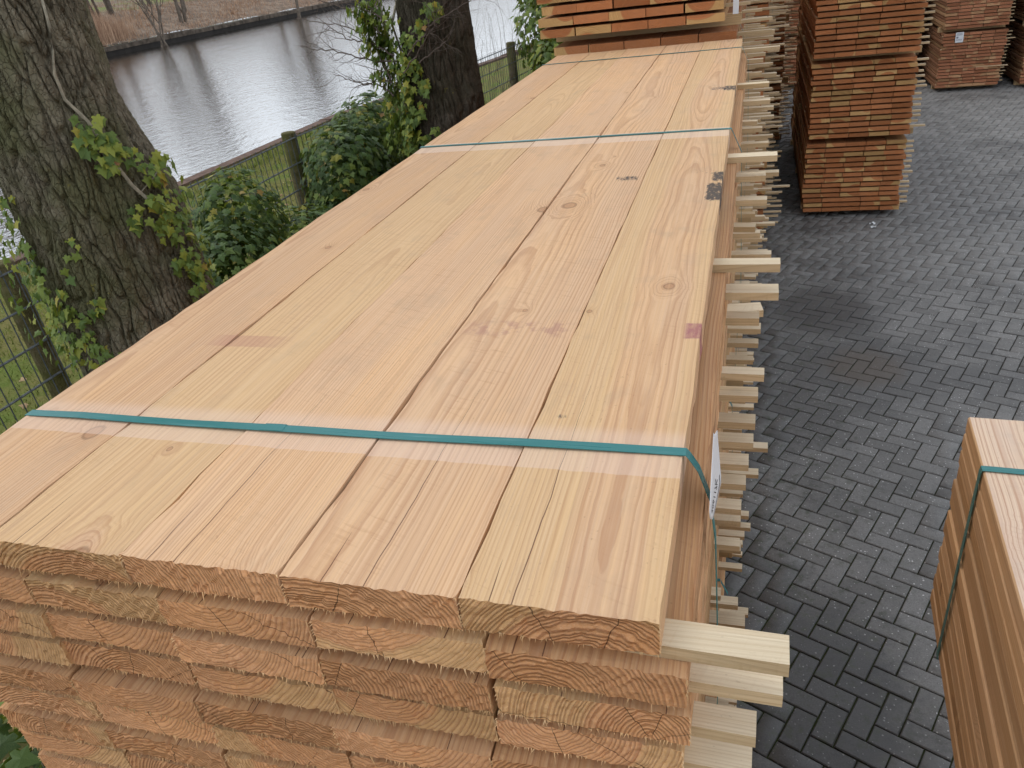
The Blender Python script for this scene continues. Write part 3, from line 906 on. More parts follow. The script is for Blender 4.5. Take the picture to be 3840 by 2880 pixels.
# laths of the nearest columns as the photograph shows them
ml = [c for c in main.children if c.name.startswith('lath')]
zt_l = main_h - PT
for c in ml:
    ti = round((main_h - PT - PG - c.location.z) / (PT + PG))
    ll = max(v.co.y for v in c.data.vertices)
    yc = c.location.y
    if yc < 0.3:
        pr = {0: 0.112, 1: 0.110, 2: 0.088, 3: 0.086, 4: 0.09}.get(ti, rnd.uniform(0.07, 0.1))
        c.scale.y = (0.5 + pr - c.location.x) / ll
        c.location.y = 0.055 + (0.012 if ti == 1 else 0.0) + rnd.uniform(-0.004, 0.004)
        c.rotation_euler.z = -math.pi / 2 - 0.02
    elif 0.7 < yc < 1.3 and ti <= 12:
        pr = {0: 0.124, 1: 0.124, 2: 0.09, 3: 0.112, 4: 0.105, 5: 0.095, 6: 0.092, 7: 0.09, 8: 0.082, 9: 0.078}.get(ti, 0.07)
        c.scale.y = (0.5 + pr - c.location.x) / ll
        c.location.y = 0.985 - ti * 0.002
        c.rotation_euler.z = -math.pi / 2 + (0.16 if ti == 3 else rnd.gauss(0, 0.01))

# the nearest strap follows the bulging right side and hangs loose below
zt = main_h
s = 0.267
pts = [(-0.534, s, 0.03), (-0.534, s, zt * 0.5), (-0.526, s, zt - 0.10), (-0.504, s, zt + 0.001)]
pts += [(-0.5 + q / 10, s - 0.004 * math.sin(q / 10 * 3.14), zt + 0.0026 + 0.0008 * math.sin(q * 1.7)) for q in range(1, 10)]
pts += [(0.502, s, zt + 0.0016), (0.507, s - 0.001, zt - 0.004), (0.517, s - 0.002, zt - 0.020), (0.531, s - 0.005, zt - 0.060), (0.538, s - 0.008, zt - 0.12), (0.542, s - 0.01, zt - 0.25), (0.545, s - 0.004, zt - 0.42), (0.54, s, zt - 0.6), (0.536, s, 0.03)]
v, f = ribbon(pts, 0.0155)
st = obj('strap', me_from('strap', v, f, [M_STRAP]), main)
# welded overlap of the strap
sx = -0.06 + 0.0
v, f = ribbon([(-0.075, s - 0.003, zt + 0.0034), (-0.065, s - 0.0036, zt + 0.0040), (-0.05, s - 0.0036, zt + 0.0042), (-0.04, s - 0.0032, zt + 0.0036)], 0.0160)
obj('strap_weld', me_from('strap_weld', v, f, [M_STRAP]), st)

# paper label curling off the right side of the stack
A = on(0, 0.0335, 1532, 1108); D_ = on(0, 0.0335, 1541, 935)
C_ = on(1, 0.262, 1540.5, 1121); B_ = on(1, 0.335, 1557.8, 1041)
def lab(s, t):
    """s along the label from its lower end, t from the stapled edge outwards"""
    a = A.lerp(D_, s)
    if s < 0.42:
        q = s / 0.42
        o2 = C_.lerp(B_, q)
    else:
        q = (s - 0.42) / 0.58
        o2 = B_.lerp(D_ + Vector((0.004, 0.0, 0.004)), q ** 0.75)
    bend = math.sin(t * math.pi) * 0.004
    return a.lerp(o2, t) + Vector((-bend * 0.3, 0, -bend))
NS, NT_ = 20, 8
V = [tuple(lab(i / NS, j / NT_)) for i in range(NS + 1) for j in range(NT_ + 1)]
F = [(i * (NT_ + 1) + j, (i + 1) * (NT_ + 1) + j, (i + 1) * (NT_ + 1) + j + 1, i * (NT_ + 1) + j + 1) for i in range(NS) for j in range(NT_)]
lo = obj('paper_label', me_from('paper_label', V, F, [M_PAPER], smooth=True))
tag(lo, 'white printed label curling off the side of the fresh boards beside a teal strap', 'label')
so_ = lo.modifiers.new('thickness', 'SOLIDIFY'); so_.thickness = 0.0003
_lu = (lab(0.3, 0.9) - lab(0.3, 0.2)).cross(lab(0.5, 0.6) - lab(0.2, 0.6)).normalized()
if _lu.dot(CAM_POS - lab(0.3, 0.6)) < 0: _lu.negate()
def on_label(name, verts2, faces, mat):
    """verts2 in (s, t) of the label"""
    V = []
    for (s_, t_) in verts2:
        s_ = min(max(s_, 0.0), 1.0); t_ = min(max(t_, 0.0), 1.0)
        V.append(tuple(lab(s_, t_) + _lu * 0.0009))
    return obj(name, me_from(name, V, faces, [mat]), lo)
def text_mesh(txt):
    cu = bpy.data.curves.new('txt', 'FONT'); cu.body = txt; cu.resolution_u = 3
    to = bpy.data.objects.new('txt', cu); COL.objects.link(to)
    dg = bpy.context.evaluated_depsgraph_get()
    me = bpy.data.meshes.new_from_object(to.evaluated_get(dg))
    vs = [(v.co.x, v.co.y) for v in me.vertices]; fs = [tuple(p.vertices) for p in me.polygons]
    bpy.data.objects.remove(to, do_unlink=True); bpy.data.meshes.remove(me); bpy.data.curves.remove(cu)
    return vs, fs
vs, fs = text_mesh('306117K')
wx = max(v[0] for v in vs)
on_label('printed_number', [(0.06 + v[0] / wx * 0.40, 0.42 + (0.0 - v[1]) * -0.34) for v in vs], fs, M_INK)
n = 16
on_label('printed_line', [(0.02 + 0.46 * i / n, tt) for i in range(n + 1) for tt in (0.84, 0.87)], [(2 * i, 2 * i + 2, 2 * i + 3, 2 * i + 1) for i in range(n)], M_INK)

# lower bundles of the near stack
bundle('middle bundle right under the fresh pale boards with three teal straps', -0.005, 0.02, 0.8967, hb=0.8967 - 14 * PT - 13 * PG, seed=22, me=box_near, prot=(0.03, 0.09), straps=(0.45, 1.9, 3.6))
bundle('bottom bundle of the stack topped by fresh pale boards with teal straps', 0.0, -0.01, 0.0, hb=0.8967 - 14 * PT - 13 * PG, seed=23, me=box_near, prot=(0.03, 0.09), straps=(0.45, 1.9, 3.6))

# ---- the stack behind it in the row, its top bundle facing us with orange ends
names = ['bottom', 'second', 'third', 'topmost']
zb = 0.0
for i in range(4):
    hb = 0.0955 if i < 3 else 0.057
    xr = (-0.04, -0.03, -0.04, -0.085)[i]
    e_, h_ = bundle('%s bundle of the orange-ended stack rising past the teal-strapped boards' % names[i], xr, (4.14, 4.12, 4.14, 4.10)[i], zb, hb=hb, seed=31 + i, me=box_row2, w=0.203,
                    prot=(0.07, 0.20), straps=(0.5, 2.0, 3.6), cols=(0.30, 0.8, 1.5, 2.2, 2.9, 3.8), jx=0.012, jy=0.012)
    zb += h_
for s_, (y0, xr) in enumerate(((8.45, 0.19), (12.75, 0.48))):
    zb = 0.0
    for i in range(4):
        e_, h_ = bundle('%s bundle of the lath-bristling %s stack in the row by the trees' % (names[i], ('third', 'fourth')[s_]), xr + rnd.uniform(-0.04, 0.04), y0 + rnd.uniform(-0.03, 0.03), zb, hb=0.0887,
                        seed=41 + s_ * 10 + i, me=box_mid, prot=(0.05, 0.20), straps=(0.5, 3.5), cols=(0.12, 1.0, 2.0, 3.0, 3.88), jx=0.012, jy=0.015)
        zb += h_

# ---- the stack standing on the paving to the right
zb = 0.0
for i in range(3):
    e_, h_ = bundle('%s bundle of the brown three-bundle stack standing out on the open paving' % (names[0], 'middle', 'uppermost')[i], (1.742, 1.745, 1.742)[i], (9.10, 9.08, 9.06)[i], zb, hb=0.065, seed=61 + i, me=box_mid,
                    w=0.212, t=0.0405, gap=0.0185, prot=(0.085, 0.115), straps=(1.0, 3.0), cols=(0.15, 1.0, 2.0, 3.0, 3.9), jx=0.010, jy=0.010, strap_mat=M_STRAP_DK)
    zb += h_
# ---- stacks at the back of the yard
def far_stack(xr, y0, txt, seed, nb=3):
    zb = 0.0
    for i in range(nb):
        e_, h_ = bundle('%s bundle of %s' % (('bottom', 'middle', 'uppermost')[i], txt), xr + random.Random(seed + i).uniform(-0.03, 0.04), y0 + random.Random(seed + i).uniform(-0.03, 0.03), zb, nl=17, t=0.0425, gap=0.0125,
                        hb=0.0765, seed=seed + i, me=box_far, w=0.205, prot=(0.05, 0.10), straps=(1.0, 3.0), cols=(0.09, 2.0, 3.9), jx=0.012, jy=0.012, strap_mat=M_STRAP_DK)
        zb += h_
far_stack(4.36, 16.1, 'the reddish stack at the back with a white label on its ends', 71)
far_stack(5.68, 15.95, 'the back stack right of the labelled reddish stack', 81)
far_stack(3.08, 17.3, 'the added back stack that darkens the left side of the labelled reddish stack', 91)  # added, mostly hidden; put there to shade its right-hand neighbour
far_stack(0.98, 17.6, 'the added stack blocking brightness at the end of the narrow gap', 101)  # added blocker, hidden from view, keeps the far end of the gap dark

# small white label on the back stack
lp = on(1, 16.06, 2073, 81)
g = MB(); g.box(-0.065, 0.065, -0.0015, 0.0015, -0.085, 0.085)
fl = obj('paper_label', g.mesh('paper_label', [M_PAPER]), None, (lp.x, 16.073, lp.z), (0, -0.03, 0))
tag(fl, 'small white printed label on the reddish board ends at the back of the yard', 'label')
g = MB()
for zz in (0.065, 0.05, 0.035, -0.035, -0.05): g.box(-0.052, 0.045, -0.0025, -0.0017, zz, zz + 0.006)
g.box(-0.050, -0.018, -0.0025, -0.0017, -0.015, 0.015)
obj('grey_print', g.mesh('grey_print', [M_INK_GREY]), fl)
def side_label(label, x, y, z, w=0.10, h=0.15, rz=math.pi / 2, tilt=0.1):
    g = MB(); g.box(-w / 2, w / 2, -0.0008, 0.0008, -h, 0)
    o = obj('paper_label', g.mesh('paper_label', [M_PAPER]), None, (x, y, z), (tilt, 0, rz))
    return tag(o, label, 'label')
q_ = on(1, 4.9, 1594, 718)
side_label('small white label hanging among the lath ends below the second strap', q_.x, q_.y, q_.z, 0.03, 0.10, 0.15)
q_ = on(1, 4.12, 1581, 15)
side_label('narrow white label beside the orange board ends of the topmost bundle', q_.x + 0.02, 4.16, q_.z + 0.06, 0.03, 0.10, 0.1)

# ---- the bundle of close-packed boards at the right, resting on a lower pile
QZ, QN, QT = H0 - 0.50, 13, 0.0436
RZ = -math.radians(3.9)
qb = empty('lumber_bundle', (0.555, 1.176, QZ - QN * QT - 0.0765), RZ)
tag(qb, 'close-packed bundle without laths, pale knotty boards on top and one teal strap', 'lumber')
r9 = random.Random(99)
def cham_plank(name, w, L, t, mats, idx, c=0.003):
    prof = [(-w / 2 + c, 0), (w / 2 - c, 0), (w / 2, c), (w / 2, t - c), (w / 2 - c, t), (-w / 2 + c, t), (-w / 2, t - c), (-w / 2, c)]
    v = [(x, 0, z) for x, z in prof] + [(x, L, z) for x, z in prof]
    f = [(i, (i + 1) % 8, 8 + (i + 1) % 8, 8 + i) for i in range(8)] + [tuple(range(7, -1, -1)), tuple(range(8, 16))]
    return me_from(name, v, f, mats, [idx[1]] * 4 + [idx[0]] + [idx[1]] * 3 + [idx[2]] * 2)
q_top = cham_plank('plank', 0.247, PL, QT - 0.002, [W_PALE, W_BROWN, W_LATH_END], (0, 1, 2))
q_mid = cham_plank('plank', 0.247, PL, QT - 0.0042, [W_BROWN, W_BROWN, W_LATH_END], (0, 1, 2))
for i in range(QN):
    ox = r9.uniform(-0.003, 0.002) if i < QN - 1 else 0.0
    oy = r9.uniform(-0.014, 0.008) if i < QN - 1 else 0.0
    for k in range(5):
        o = obj('plank', q_top if i == QN - 1 else q_mid, qb, (0.125 + 0.25 * k + ox, -PL + oy + r9.uniform(-0.004, 0.004), 0.0765 + i * QT))
        set_wood(o, r=r9)
        o['sap_r'] = 0.3
        if i == QN - 1 and k == 0:
            o['seed'], o['pith_x'], o['pith_z'] = 0.26, 0.02, -0.03
for by in (-3.4, -2.0, -0.6):
    o = obj('bearer', bearers[3], qb, (0.16, by, 0), (0, 0, -math.pi / 2)); set_wood(o, r=r9)
zt = 0.0765 + QN * QT
sp_ = [(-0.0035, -0.204, 0.074), (-0.0035, -0.204, zt * 0.5), (-0.003, -0.204, zt - 0.01), (-0.001, -0.204, zt + 0.0012), (0.02, -0.204, zt + 0.0018), (0.6, -0.204, zt + 0.0014), (1.23, -0.204, zt + 0.0014), (1.253, -0.204, zt - 0.01), (1.2535, -0.204, 0.074)]
v, f = ribbon(sp_, 0.018)
obj('strap', me_from('strap', v, f, [M_STRAP]), qb)
zb = 0.0
for i in range(2):
    hh = (QZ - QN * QT - 0.0765) / 2
    hb = hh - (12 * PT + 11 * PG)
    e_ = bundle('%s bundle of the low pile under the close-packed bundle' % ('lower', 'upper')[i], 1.05 + 1.0, -2.95, zb, nl=12, hb=hb, seed=111 + i, me=box_mid, prot=(0.02, 0.05), straps=(1.0, 3.0), strap_mat=M_STRAP_DK)
    zb += hh
# crumpled scraps of plastic on the paving
for k, (u, v_) in enumerate(((1884, 484), (1887, 492))):
    p = on(2, 0.0, u, v_)
    vs = []; fs = []
    rr = np.random.RandomState(k + 3)
    for i in range(5):
        for j in range(5):
            vs.append(((i - 2) * 0.015 + rr.normal(0, 0.003), (j - 2) * 0.011 + rr.normal(0, 0.004), 0.004 + abs(rr.normal(0, 0.012))))
    fs = [(i * 5 + j, (i + 1) * 5 + j, (i + 1) * 5 + j + 1, i * 5 + j + 1) for i in range(4) for j in range(4)]
    o = obj('plastic_scrap', me_from('plastic_scrap', vs, fs, [M_PLASTIC]), None, (p.x, p.y, 0.0), (0, 0, k * 1.1))
    tag(o, 'small crumpled white plastic scrap on the paving before the brown stack', 'litter', 'plastic scraps on the paving')

# ================================================================== fence
FT = H0 - 0.85
def fx(y):
    return -4.43 + (0.095 * (y - 7.0) if y > 7.0 else 0.0)
fence = empty('fence', (fx(6.6), 6.6, 0))
tag(fence, 'dark wire-mesh fence with round wooden posts along the canal bank', 'fence')
fo_ = Vector(fence.location)
POSTS = [-0.3, 3.02, 6.6, 9.9, 13.1, 16.4]
for k, py in enumerate(POSTS):
    r = random.Random(k)
    V = []; F = []; n = 14; hh = FT + 0.11
    zs = (0, 0.3, 0.8, 1.3, hh - 0.012, hh)
    for z in zs:
        for i in range(n):
            t = 2 * math.pi * i / n
            rr = (0.074 if z < hh else 0.066) + r.gauss(0, 0.0012)
            V.append((rr * math.cos(t), rr * math.sin(t), z - 0.06))
    for j in range(len(zs) - 1):
        for i in range(n):
            F.append((j * n + i, j * n + (i + 1) % n, (j + 1) * n + (i + 1) % n, (j + 1) * n + i))
    F.append(tuple((len(zs) - 1) * n + i for i in range(n)))
    obj('post', me_from('post', V, F, [M_POST], smooth=False), fence, (fx(py) - 0.10 - fo_.x, py - fo_.y, 0), (0.0, 0.01 * (k % 3 - 1), 0.3 * k))
ends = [-2.9] + POSTS[0:] + [19.5]
for a, b_ in zip(ends[:-1], ends[1:]):
    g = MB()
    ya, yb = a + 0.012, b_ - 0.012
    for i in range(8):
        z = FT - i * 0.248
        if z < 0.02: break
        for dx in (-0.0065, 0.0065):
            g.tube([(fx(ya) + dx - fo_.x, ya - fo_.y, z), (fx(yb) + dx - fo_.x, yb - fo_.y, z)], 0.0055, 5)
    n = int((yb - ya) / 0.089)
    for i in range(n + 1):
        y = ya + (yb - ya) * i / n
        g.tube([(fx(y) - fo_.x, y - fo_.y, 0.02), (fx(y) - fo_.x, y - fo_.y, FT + 0.03)], 0.0040, 4)
    obj('mesh_panel', g.mesh('mesh_panel', [M_WIRE]), fence)

# ================================================================== trees
def vor(u, v, nu, seed, jit=0.85):
    """F1, F2 and cell hash of a jittered grid, periodic in u with nu cells"""
    iu = np.floor(u).astype(int); iv = np.floor(v).astype(int)
    f1 = np.full(u.shape, 9.0); f2 = np.full(u.shape, 9.0); hs = np.zeros(u.shape)
    def hsh(a, b, k):
        x = np.sin(a * 127.1 + b * 311.7 + k * 74.7 + seed * 13.3) * 43758.5453
        return x - np.floor(x)
    for du in (-1, 0, 1):
        for dv in (-1, 0, 1):
            cu, cv = iu + du, iv + dv
            cm = np.mod(cu, nu)
            px = cu + 0.5 + (hsh(cm, cv, 1) - 0.5) * jit
            py = cv + 0.5 + (hsh(cm, cv, 2) - 0.5) * jit
            d = np.sqrt((u - px) ** 2 + ((v - py) * 0.8) ** 2)
            c = d < f1
            f2 = np.where(c, f1, np.minimum(f2, d)); hs = np.where(c, hsh(cm, cv, 3), hs); f1 = np.where(c, d, f1)
    return f1, f2, hs
def snoise(u, v, s):
    return np.sin(u * 1.3 + s + 1.7 * np.sin(v * 0.9 + s * 2)) * np.sin(v * 1.1 - s + 1.3 * np.sin(u * 0.7))
def trunk_mesh(name, R, nth, z_list, ncell, cell_h, depth, seed, mat, flare, lean=(0, 0), groove=None, warts=(), fork=None):
    z = np.array(z_list); th = np.linspace(0, 2 * math.pi, nth, endpoint=False)
    TH, ZZ = np.meshgrid(th, z)
    tw = TH + 0.10 * ZZ
    wob = 0.35 * snoise(TH * 3, ZZ * 4, seed) + 0.18 * snoise(TH * 9, ZZ * 13, seed + 2)
    u = tw / (2 * math.pi) * ncell + wob
    v = ZZ / cell_h + 0.6 * snoise(TH * 5, ZZ * 2, seed + 1) + 0.25 * snoise(TH * 17, ZZ * 9, seed + 5)
    u = np.mod(u, ncell)
    f1, f2, hs = vor(u, v, ncell, seed)
    w1 = 0.10 + 0.10 * (0.5 + 0.5 * snoise(TH * 4, ZZ * 3, seed + 4))          # furrow width varies
    e = np.clip((f2 - f1 - 0.02) / w1, 0, 1); e = e * e * (3 - 2 * e)
    vb = ZZ / (cell_h * 0.36) + 0.8 * snoise(TH * 7, ZZ * 3, seed + 6) + 0.4 * snoise(TH * 23, ZZ * 11, seed + 8)
    g1, g2, h2 = vor(np.mod(u * 1.5, int(ncell * 1.5)), vb, int(ncell * 1.5), seed + 9)
    e2 = np.clip((g2 - g1) / 0.12, 0, 1)
    k1, k2, h3 = vor(np.mod(u * 4.0, ncell * 4), vb * 2.4, ncell * 4, seed + 19)
    e3 = np.clip((k2 - k1) / 0.3, 0, 1)
    rough = 0.6 + 0.4 * snoise(TH * 2.0, ZZ * 1.6, seed + 7)                     # bark is calmer in places
    h = depth * (rough * 0.7 + 0.5) * (e * (0.8 + 0.45 * hs) + 0.30 * e * e2 * (0.4 + h2) + 0.10 * e3 * h3 - 1.1) + 0.003 * snoise(TH * 30, ZZ * 40, seed)
    rad = np.array([flare(q) for q in z])[:, None] * R
    rad = rad * (1 + 0.035 * np.sin(2 * TH + 0.7 * ZZ + seed) + 0.025 * np.sin(3 * TH - 0.5 * ZZ + 2 * seed))
    if groove:
        for (t0, k0, wd, dp) in groove:
            dth = np.angle(np.exp(1j * (TH - (t0 + k0 * ZZ))))
            rad = rad * (1 - dp * np.exp(-(dth / wd) ** 2))
    if fork:
        t0, za, zb_, amt, wd = fork
        sm = np.clip((ZZ - za) / (zb_ - za), 0, 1); sm = sm * sm * (3 - 2 * sm)
        dth = np.angle(np.exp(1j * (TH - t0)))
        rad = rad * (1 - amt * sm * np.exp(-(dth / wd) ** 2))
    for (t0, z0, wr, amp) in warts:
        dth = np.angle(np.exp(1j * (TH - t0))) * R
        rad = rad + amp * np.exp(-((dth ** 2 + (ZZ - z0) ** 2) / wr ** 2))
    rr = rad + h
    X = rr * np.cos(TH) + lean[0] * ZZ; Y = rr * np.sin(TH) + lean[1] * ZZ
    V = np.stack([X, Y, ZZ], -1).reshape(-1, 3)
    nz = len(z)
    i, j = np.meshgrid(np.arange(nth), np.arange(nz - 1))
    a = j * nth + i; b = j * nth + (i + 1) % nth
    F = np.stack([a, b, b + nth, a + nth], -1).reshape(-1, 4)
    return me_fast(name, V, F, [mat], True)
def branch(g, p, d, ln, r0, rr, depth, up=0.15, n=7, sides=5, kids=3, wander=0.25, shrink=0.62):
    pts = [Vector(p)]; rad = [r0]
    d = Vector(d).normalized()
    for i in range(n):
        d = (d + Vector((rr.gauss(0, wander), rr.gauss(0, wander), rr.gauss(0, wander) + up)) * 0.5).normalized()
        pts.append(pts[-1] + d * ln / n)
        rad.append(r0 * (1 - 0.72 * (i + 1) / n))
    g.tube(pts, rad, sides if depth > 1 else max(3, sides - 1), cap=False)
    if depth > 0:
        for k in range(kids):
            i = rr.randint(max(1, n // 3), n)
            t = (pts[i] - pts[i - 1]).normalized()
            s = Vector((rr.gauss(0, 1), rr.gauss(0, 1), rr.gauss(0, 1) + 0.3)).normalized()
            branch(g, pts[i], (t * 0.75 + s * 0.75), ln * shrink * rr.uniform(0.7, 1.2), rad[i] * 0.72, rr, depth - 1, up, max(3, n - 1), sides, kids, wander, shrink)

T1 = Vector((-2.78, 2.27, -0.06)); R1 = 0.345
T2 = Vector((-2.82, 6.87, -0.06)); R2 = 0.335
zl1 = list(np.arange(0, 1.3, 0.04)) + list(np.arange(1.3, 4.2, 0.0085)) + list(np.arange(4.2, 8.1, 0.06))
zl2 = list(np.arange(0, 1.0, 0.05)) + list(np.arange(1.0, 3.9, 0.018)) + list(np.arange(3.9, 8.1, 0.08))
tree1 = empty('oak_tree', T1)
tag(tree1, 'thick oak with deeply cracked grey bark, a pale vine stem and few ivy leaves', 'tree')
flare1 = lambda z: 0.97 + 0.24 * math.exp(-max(0, z - 1.1) / 0.55) * min(1, 0.6 + z) + (0.9 * math.exp(-z / 0.35)) - 0.012 * max(0, z - 3)
obj('trunk', trunk_mesh('trunk', R1, 620, zl1, 46, 0.20, 0.020, 3, M_BARK, flare1, groove=[(-0.50, -0.06, 0.10, 0.09)], fork=(0.78, 2.45, 3.0, 0.34, 0.95)), tree1)
tree2 = empty('oak_tree', T2)
tag(tree2, 'dark-barked tree with a knobbly burr, its water side wrapped in pale ivy', 'tree')
flare2 = lambda z: 1.0 + 0.42 * math.exp(-max(0, z - 0.9) / 0.75) + 0.5 * math.exp(-z / 0.4) - 0.012 * max(0, z - 3)
obj('trunk', trunk_mesh('trunk', R2, 320, zl2, 40, 0.34, 0.024, 8, M_BARK2, flare2, groove=[(-0.9, 0.03, 0.16, 0.06)], warts=[(-1.22, 1.95, 0.06, 0.055), (-0.55, 2.15, 0.15, 0.05), (-1.6, 1.75, 0.1, 0.03)]), tree2)
for tr, R, sd in ((tree1, R1, 5), (tree2, R2, 6)):
    rr = random.Random(sd)
    for k in range(4):
        g = MB()
        a = k * 1.6 + rr.uniform(-0.3, 0.3)
        branch(g, (0.1 * math.cos(a), 0.1 * math.sin(a), 6.6 + 0.35 * k), (math.cos(a), math.sin(a), 0.9), 3.6, 0.13, rr, 3, 0.12, 7, 6, 4, 0.28)
        obj('limb', g.mesh('limb', [M_BARK2], True), tr)

# ---- bare twigs reaching out over the water from the second tree
def twig_px(paths, ydepth, sd, name, parent, r0=0.008):
    rr = random.Random(sd)
    for pth in paths:
        g = MB()
        n = len(pth)
        pts = [on(1, ydepth + (pth[0][2] if len(pth[0]) > 2 else 0) + 0.12 * i * (1 if sd % 2 else -1) * 0.3, q[0], q[1]) - Vector(parent.location) for i, q in enumerate(pth)]
        fine = []
        for a, b_ in zip(pts[:-1], pts[1:]):
            for k in range(4):
                fine.append(a.lerp(b_, k / 4) + Vector((rr.gauss(0, 0.006), rr.gauss(0, 0.006), rr.gauss(0, 0.006))))
        fine.append(pts[-1])
        m = len(fine)
        rad = [r0 * (1 - 0.8 * i / m) + 0.0012 for i in range(m)]
        g.tube(fine, rad, 5, cap=False)
        for i in range(3, m):
            if rr.random() < 0.62:
                t = (fine[i] - fine[i - 1]).normalized()
                s = Vector((rr.gauss(0, 0.8), rr.gauss(0, 0.8), rr.gauss(0, 1.0)))
                branch(g, fine[i], t + s * 0.7, rr.uniform(0.14, 0.42), max(0.0018, rad[i] * 0.6), rr, 1, 0.05, 5, 3, 3, 0.4, 0.55)
        obj(name, g.mesh(name, [M_TWIG]), parent)
twig_px([[(857, 131), (817, 133), (790, 125), (749, 117), (712, 106), (680, 108), (650, 100)],
         [(845, 173), (832, 150), (811, 102), (780, 74), (749, 56), (700, 50), (640, 40)],
         [(850, 120), (811, 97), (780, 90), (749, 83), (715, 60), (690, 40)],
         [(848, 178), (820, 168), (800, 182), (770, 178), (748, 170), (720, 160)],
         [(820, 70), (795, 46), (749, 17), (700, 6), (660, -12)],
         [(835, 50), (800, 20), (760, -5), (720, -25)],
         [(850, 205), (830, 188), (800, 180), (775, 186)]], 6.55, 3, 'twig', tree2)
twig_px([[(880, 120), (900, 90), (920, 70), (938, 48), (970, 28), (1001, 8), (1030, -6)], [(870, 160), (905, 110), (925, 78), (940, 50), (930, 20), (905, -10)], [(905, 135), (930, 118), (955, 95), (970, 82)]], 6.36, 4, 'twig', tree2, 0.006)

# ================================================================== ivy
def leaf_data():
    half = [(0.0, 0.02), (0.20, -0.14), (0.36, -0.02), (0.30, 0.14), (0.56, 0.30), (0.27, 0.46), (0.0, 1.0)]
    pts = half + [(-x, y) for x, y in half[-2:0:-1]]
    V = [(0, 0.28, 0.05)] + [(x, y, -0.16 * abs(x) ** 1.3 - 0.10 * max(0, y - 0.4) ** 2) for x, y in pts]
    n = len(pts)
    F = [(0, 1 + i, 1 + (i + 1) % n) for i in range(n)]
    return np.array(V), np.array(F)
LV, LF = leaf_data()
LEAF = {m.name: me_from('leaf', LV, LF, [m], smooth=False) for m in (M_IVY_LT, M_IVY_DK, M_IVY_MX)}
def leaf_mat4(p, nrm, tip, s):
    z = Vector(nrm).normalized()
    y = Vector(tip) - z * Vector(tip).dot(z)
    if y.length < 1e-3: y = Vector((0.3, 0.2, -1)) - z * Vector((0.3, 0.2, -1)).dot(z)
    y.normalize()
    x = y.cross(z)
    return Matrix(((x.x * s, y.x * s, z.x * s, p[0]), (x.y * s, y.y * s, z.y * s, p[1]), (x.z * s, y.z * s, z.z * s, p[2]), (0, 0, 0, 1)))
def ivy(label, base, items, mat, stems=(), cat='ivy', maxn=300, group=None, name='ivy'):
    """items: list of (pos, normal, tip, size) in world space"""
    e = empty(name, base)
    tag(e, label, cat, group)
    off = Vector(base)
    sc = []
    for k, (p, nrm, tip, s) in enumerate(items):
        q = project(p)
        ok = q is not None and -20 < q[0] < 2232 and -20 < q[1] < 1679
        face = Vector(nrm).normalized().dot((CAM_POS - Vector(p)).normalized())
        sc.append(((s / q[2] * max(0.05, face)) if ok else 0.0, k))
    sc.sort(reverse=True)
    if len(items) <= maxn:
        singles = range(len(items))
    else:
        singles = [k for _, k in sc[:maxn]]
    ss = set(singles)
    for k in singles:
        p, nrm, tip, s = items[k]
        o = obj('leaf', LEAF[mat.name], e)
        o.matrix_local = leaf_mat4(Vector(p) - off, nrm, tip, s)
    rest = [items[k] for k in range(len(items)) if k not in ss]
    if rest:
        VV = []
        for p, nrm, tip, s in rest:
            M = np.array(leaf_mat4(Vector(p) - off, nrm, tip, s))
            VV.append(LV @ M[:3, :3].T + M[:3, 3])
        FF = (LF[None] + (np.arange(len(rest)) * len(LV))[:, None, None]).reshape(-1, 3)
        fo = obj('foliage', me_fast('foliage', np.concatenate(VV), FF, [mat]), e)
        fo['kind'] = 'stuff'
    for st_ in stems:
        g = MB()
        g.tube([Vector(p) - off for p, _ in st_], [r for _, r in st_], 6)
        obj('stem', g.mesh('stem', [M_VINE], True), e)
    return e
def cyl_hit(u, v, c, R):
    d = ray(u, v)
    o = CAM_POS - c
    a = d.x ** 2 + d.y ** 2; b = 2 * (o.x * d.x + o.y * d.y); cc = o.x ** 2 + o.y ** 2 - R ** 2
    D = b * b - 4 * a * cc
    if D < 0:
        t = -b / (2 * a)                       # beside the trunk: hang at the trunk's depth
        return CAM_POS + d * t, False
    t = (-b - math.sqrt(D)) / (2 * a)
    return CAM_POS + d * t, True
def trunk_leaves(blobs, c, R, flare, smin, smax, rr, lift=(0.01, 0.06)):
    out = []
    for (u0, v0, ru, rv, n) in blobs:
        k = 0
        while k < n:
            a, b_ = rr.uniform(-1, 1), rr.uniform(-1, 1)
            if a * a + b_ * b_ > 1: continue
            k += 1
            p, hit = cyl_hit(u0 + a * ru, v0 + b_ * rv, c, R * 1.02)
            f = flare(max(0, p.z - c.z))
            p, hit = cyl_hit(u0 + a * ru, v0 + b_ * rv, c, R * f * 1.02)
            nrm = Vector((p.x - c.x, p.y - c.y, 0)).normalized()
            p = p + nrm * rr.uniform(*lift) + Vector((0, 0, 0)) + (Vector((rr.gauss(0, 0.05), rr.gauss(0, 0.05), 0)) if not hit else Vector())
            nn = nrm * 1.0 + Vector((rr.gauss(0, 0.4), rr.gauss(0, 0.4), 0.35 + rr.gauss(0, 0.3)))
            out.append((p, nn, Vector((rr.gauss(0, 0.6), rr.gauss(0, 0.6), -1)), rr.uniform(smin, smax)))
    return out
rr = random.Random(17)
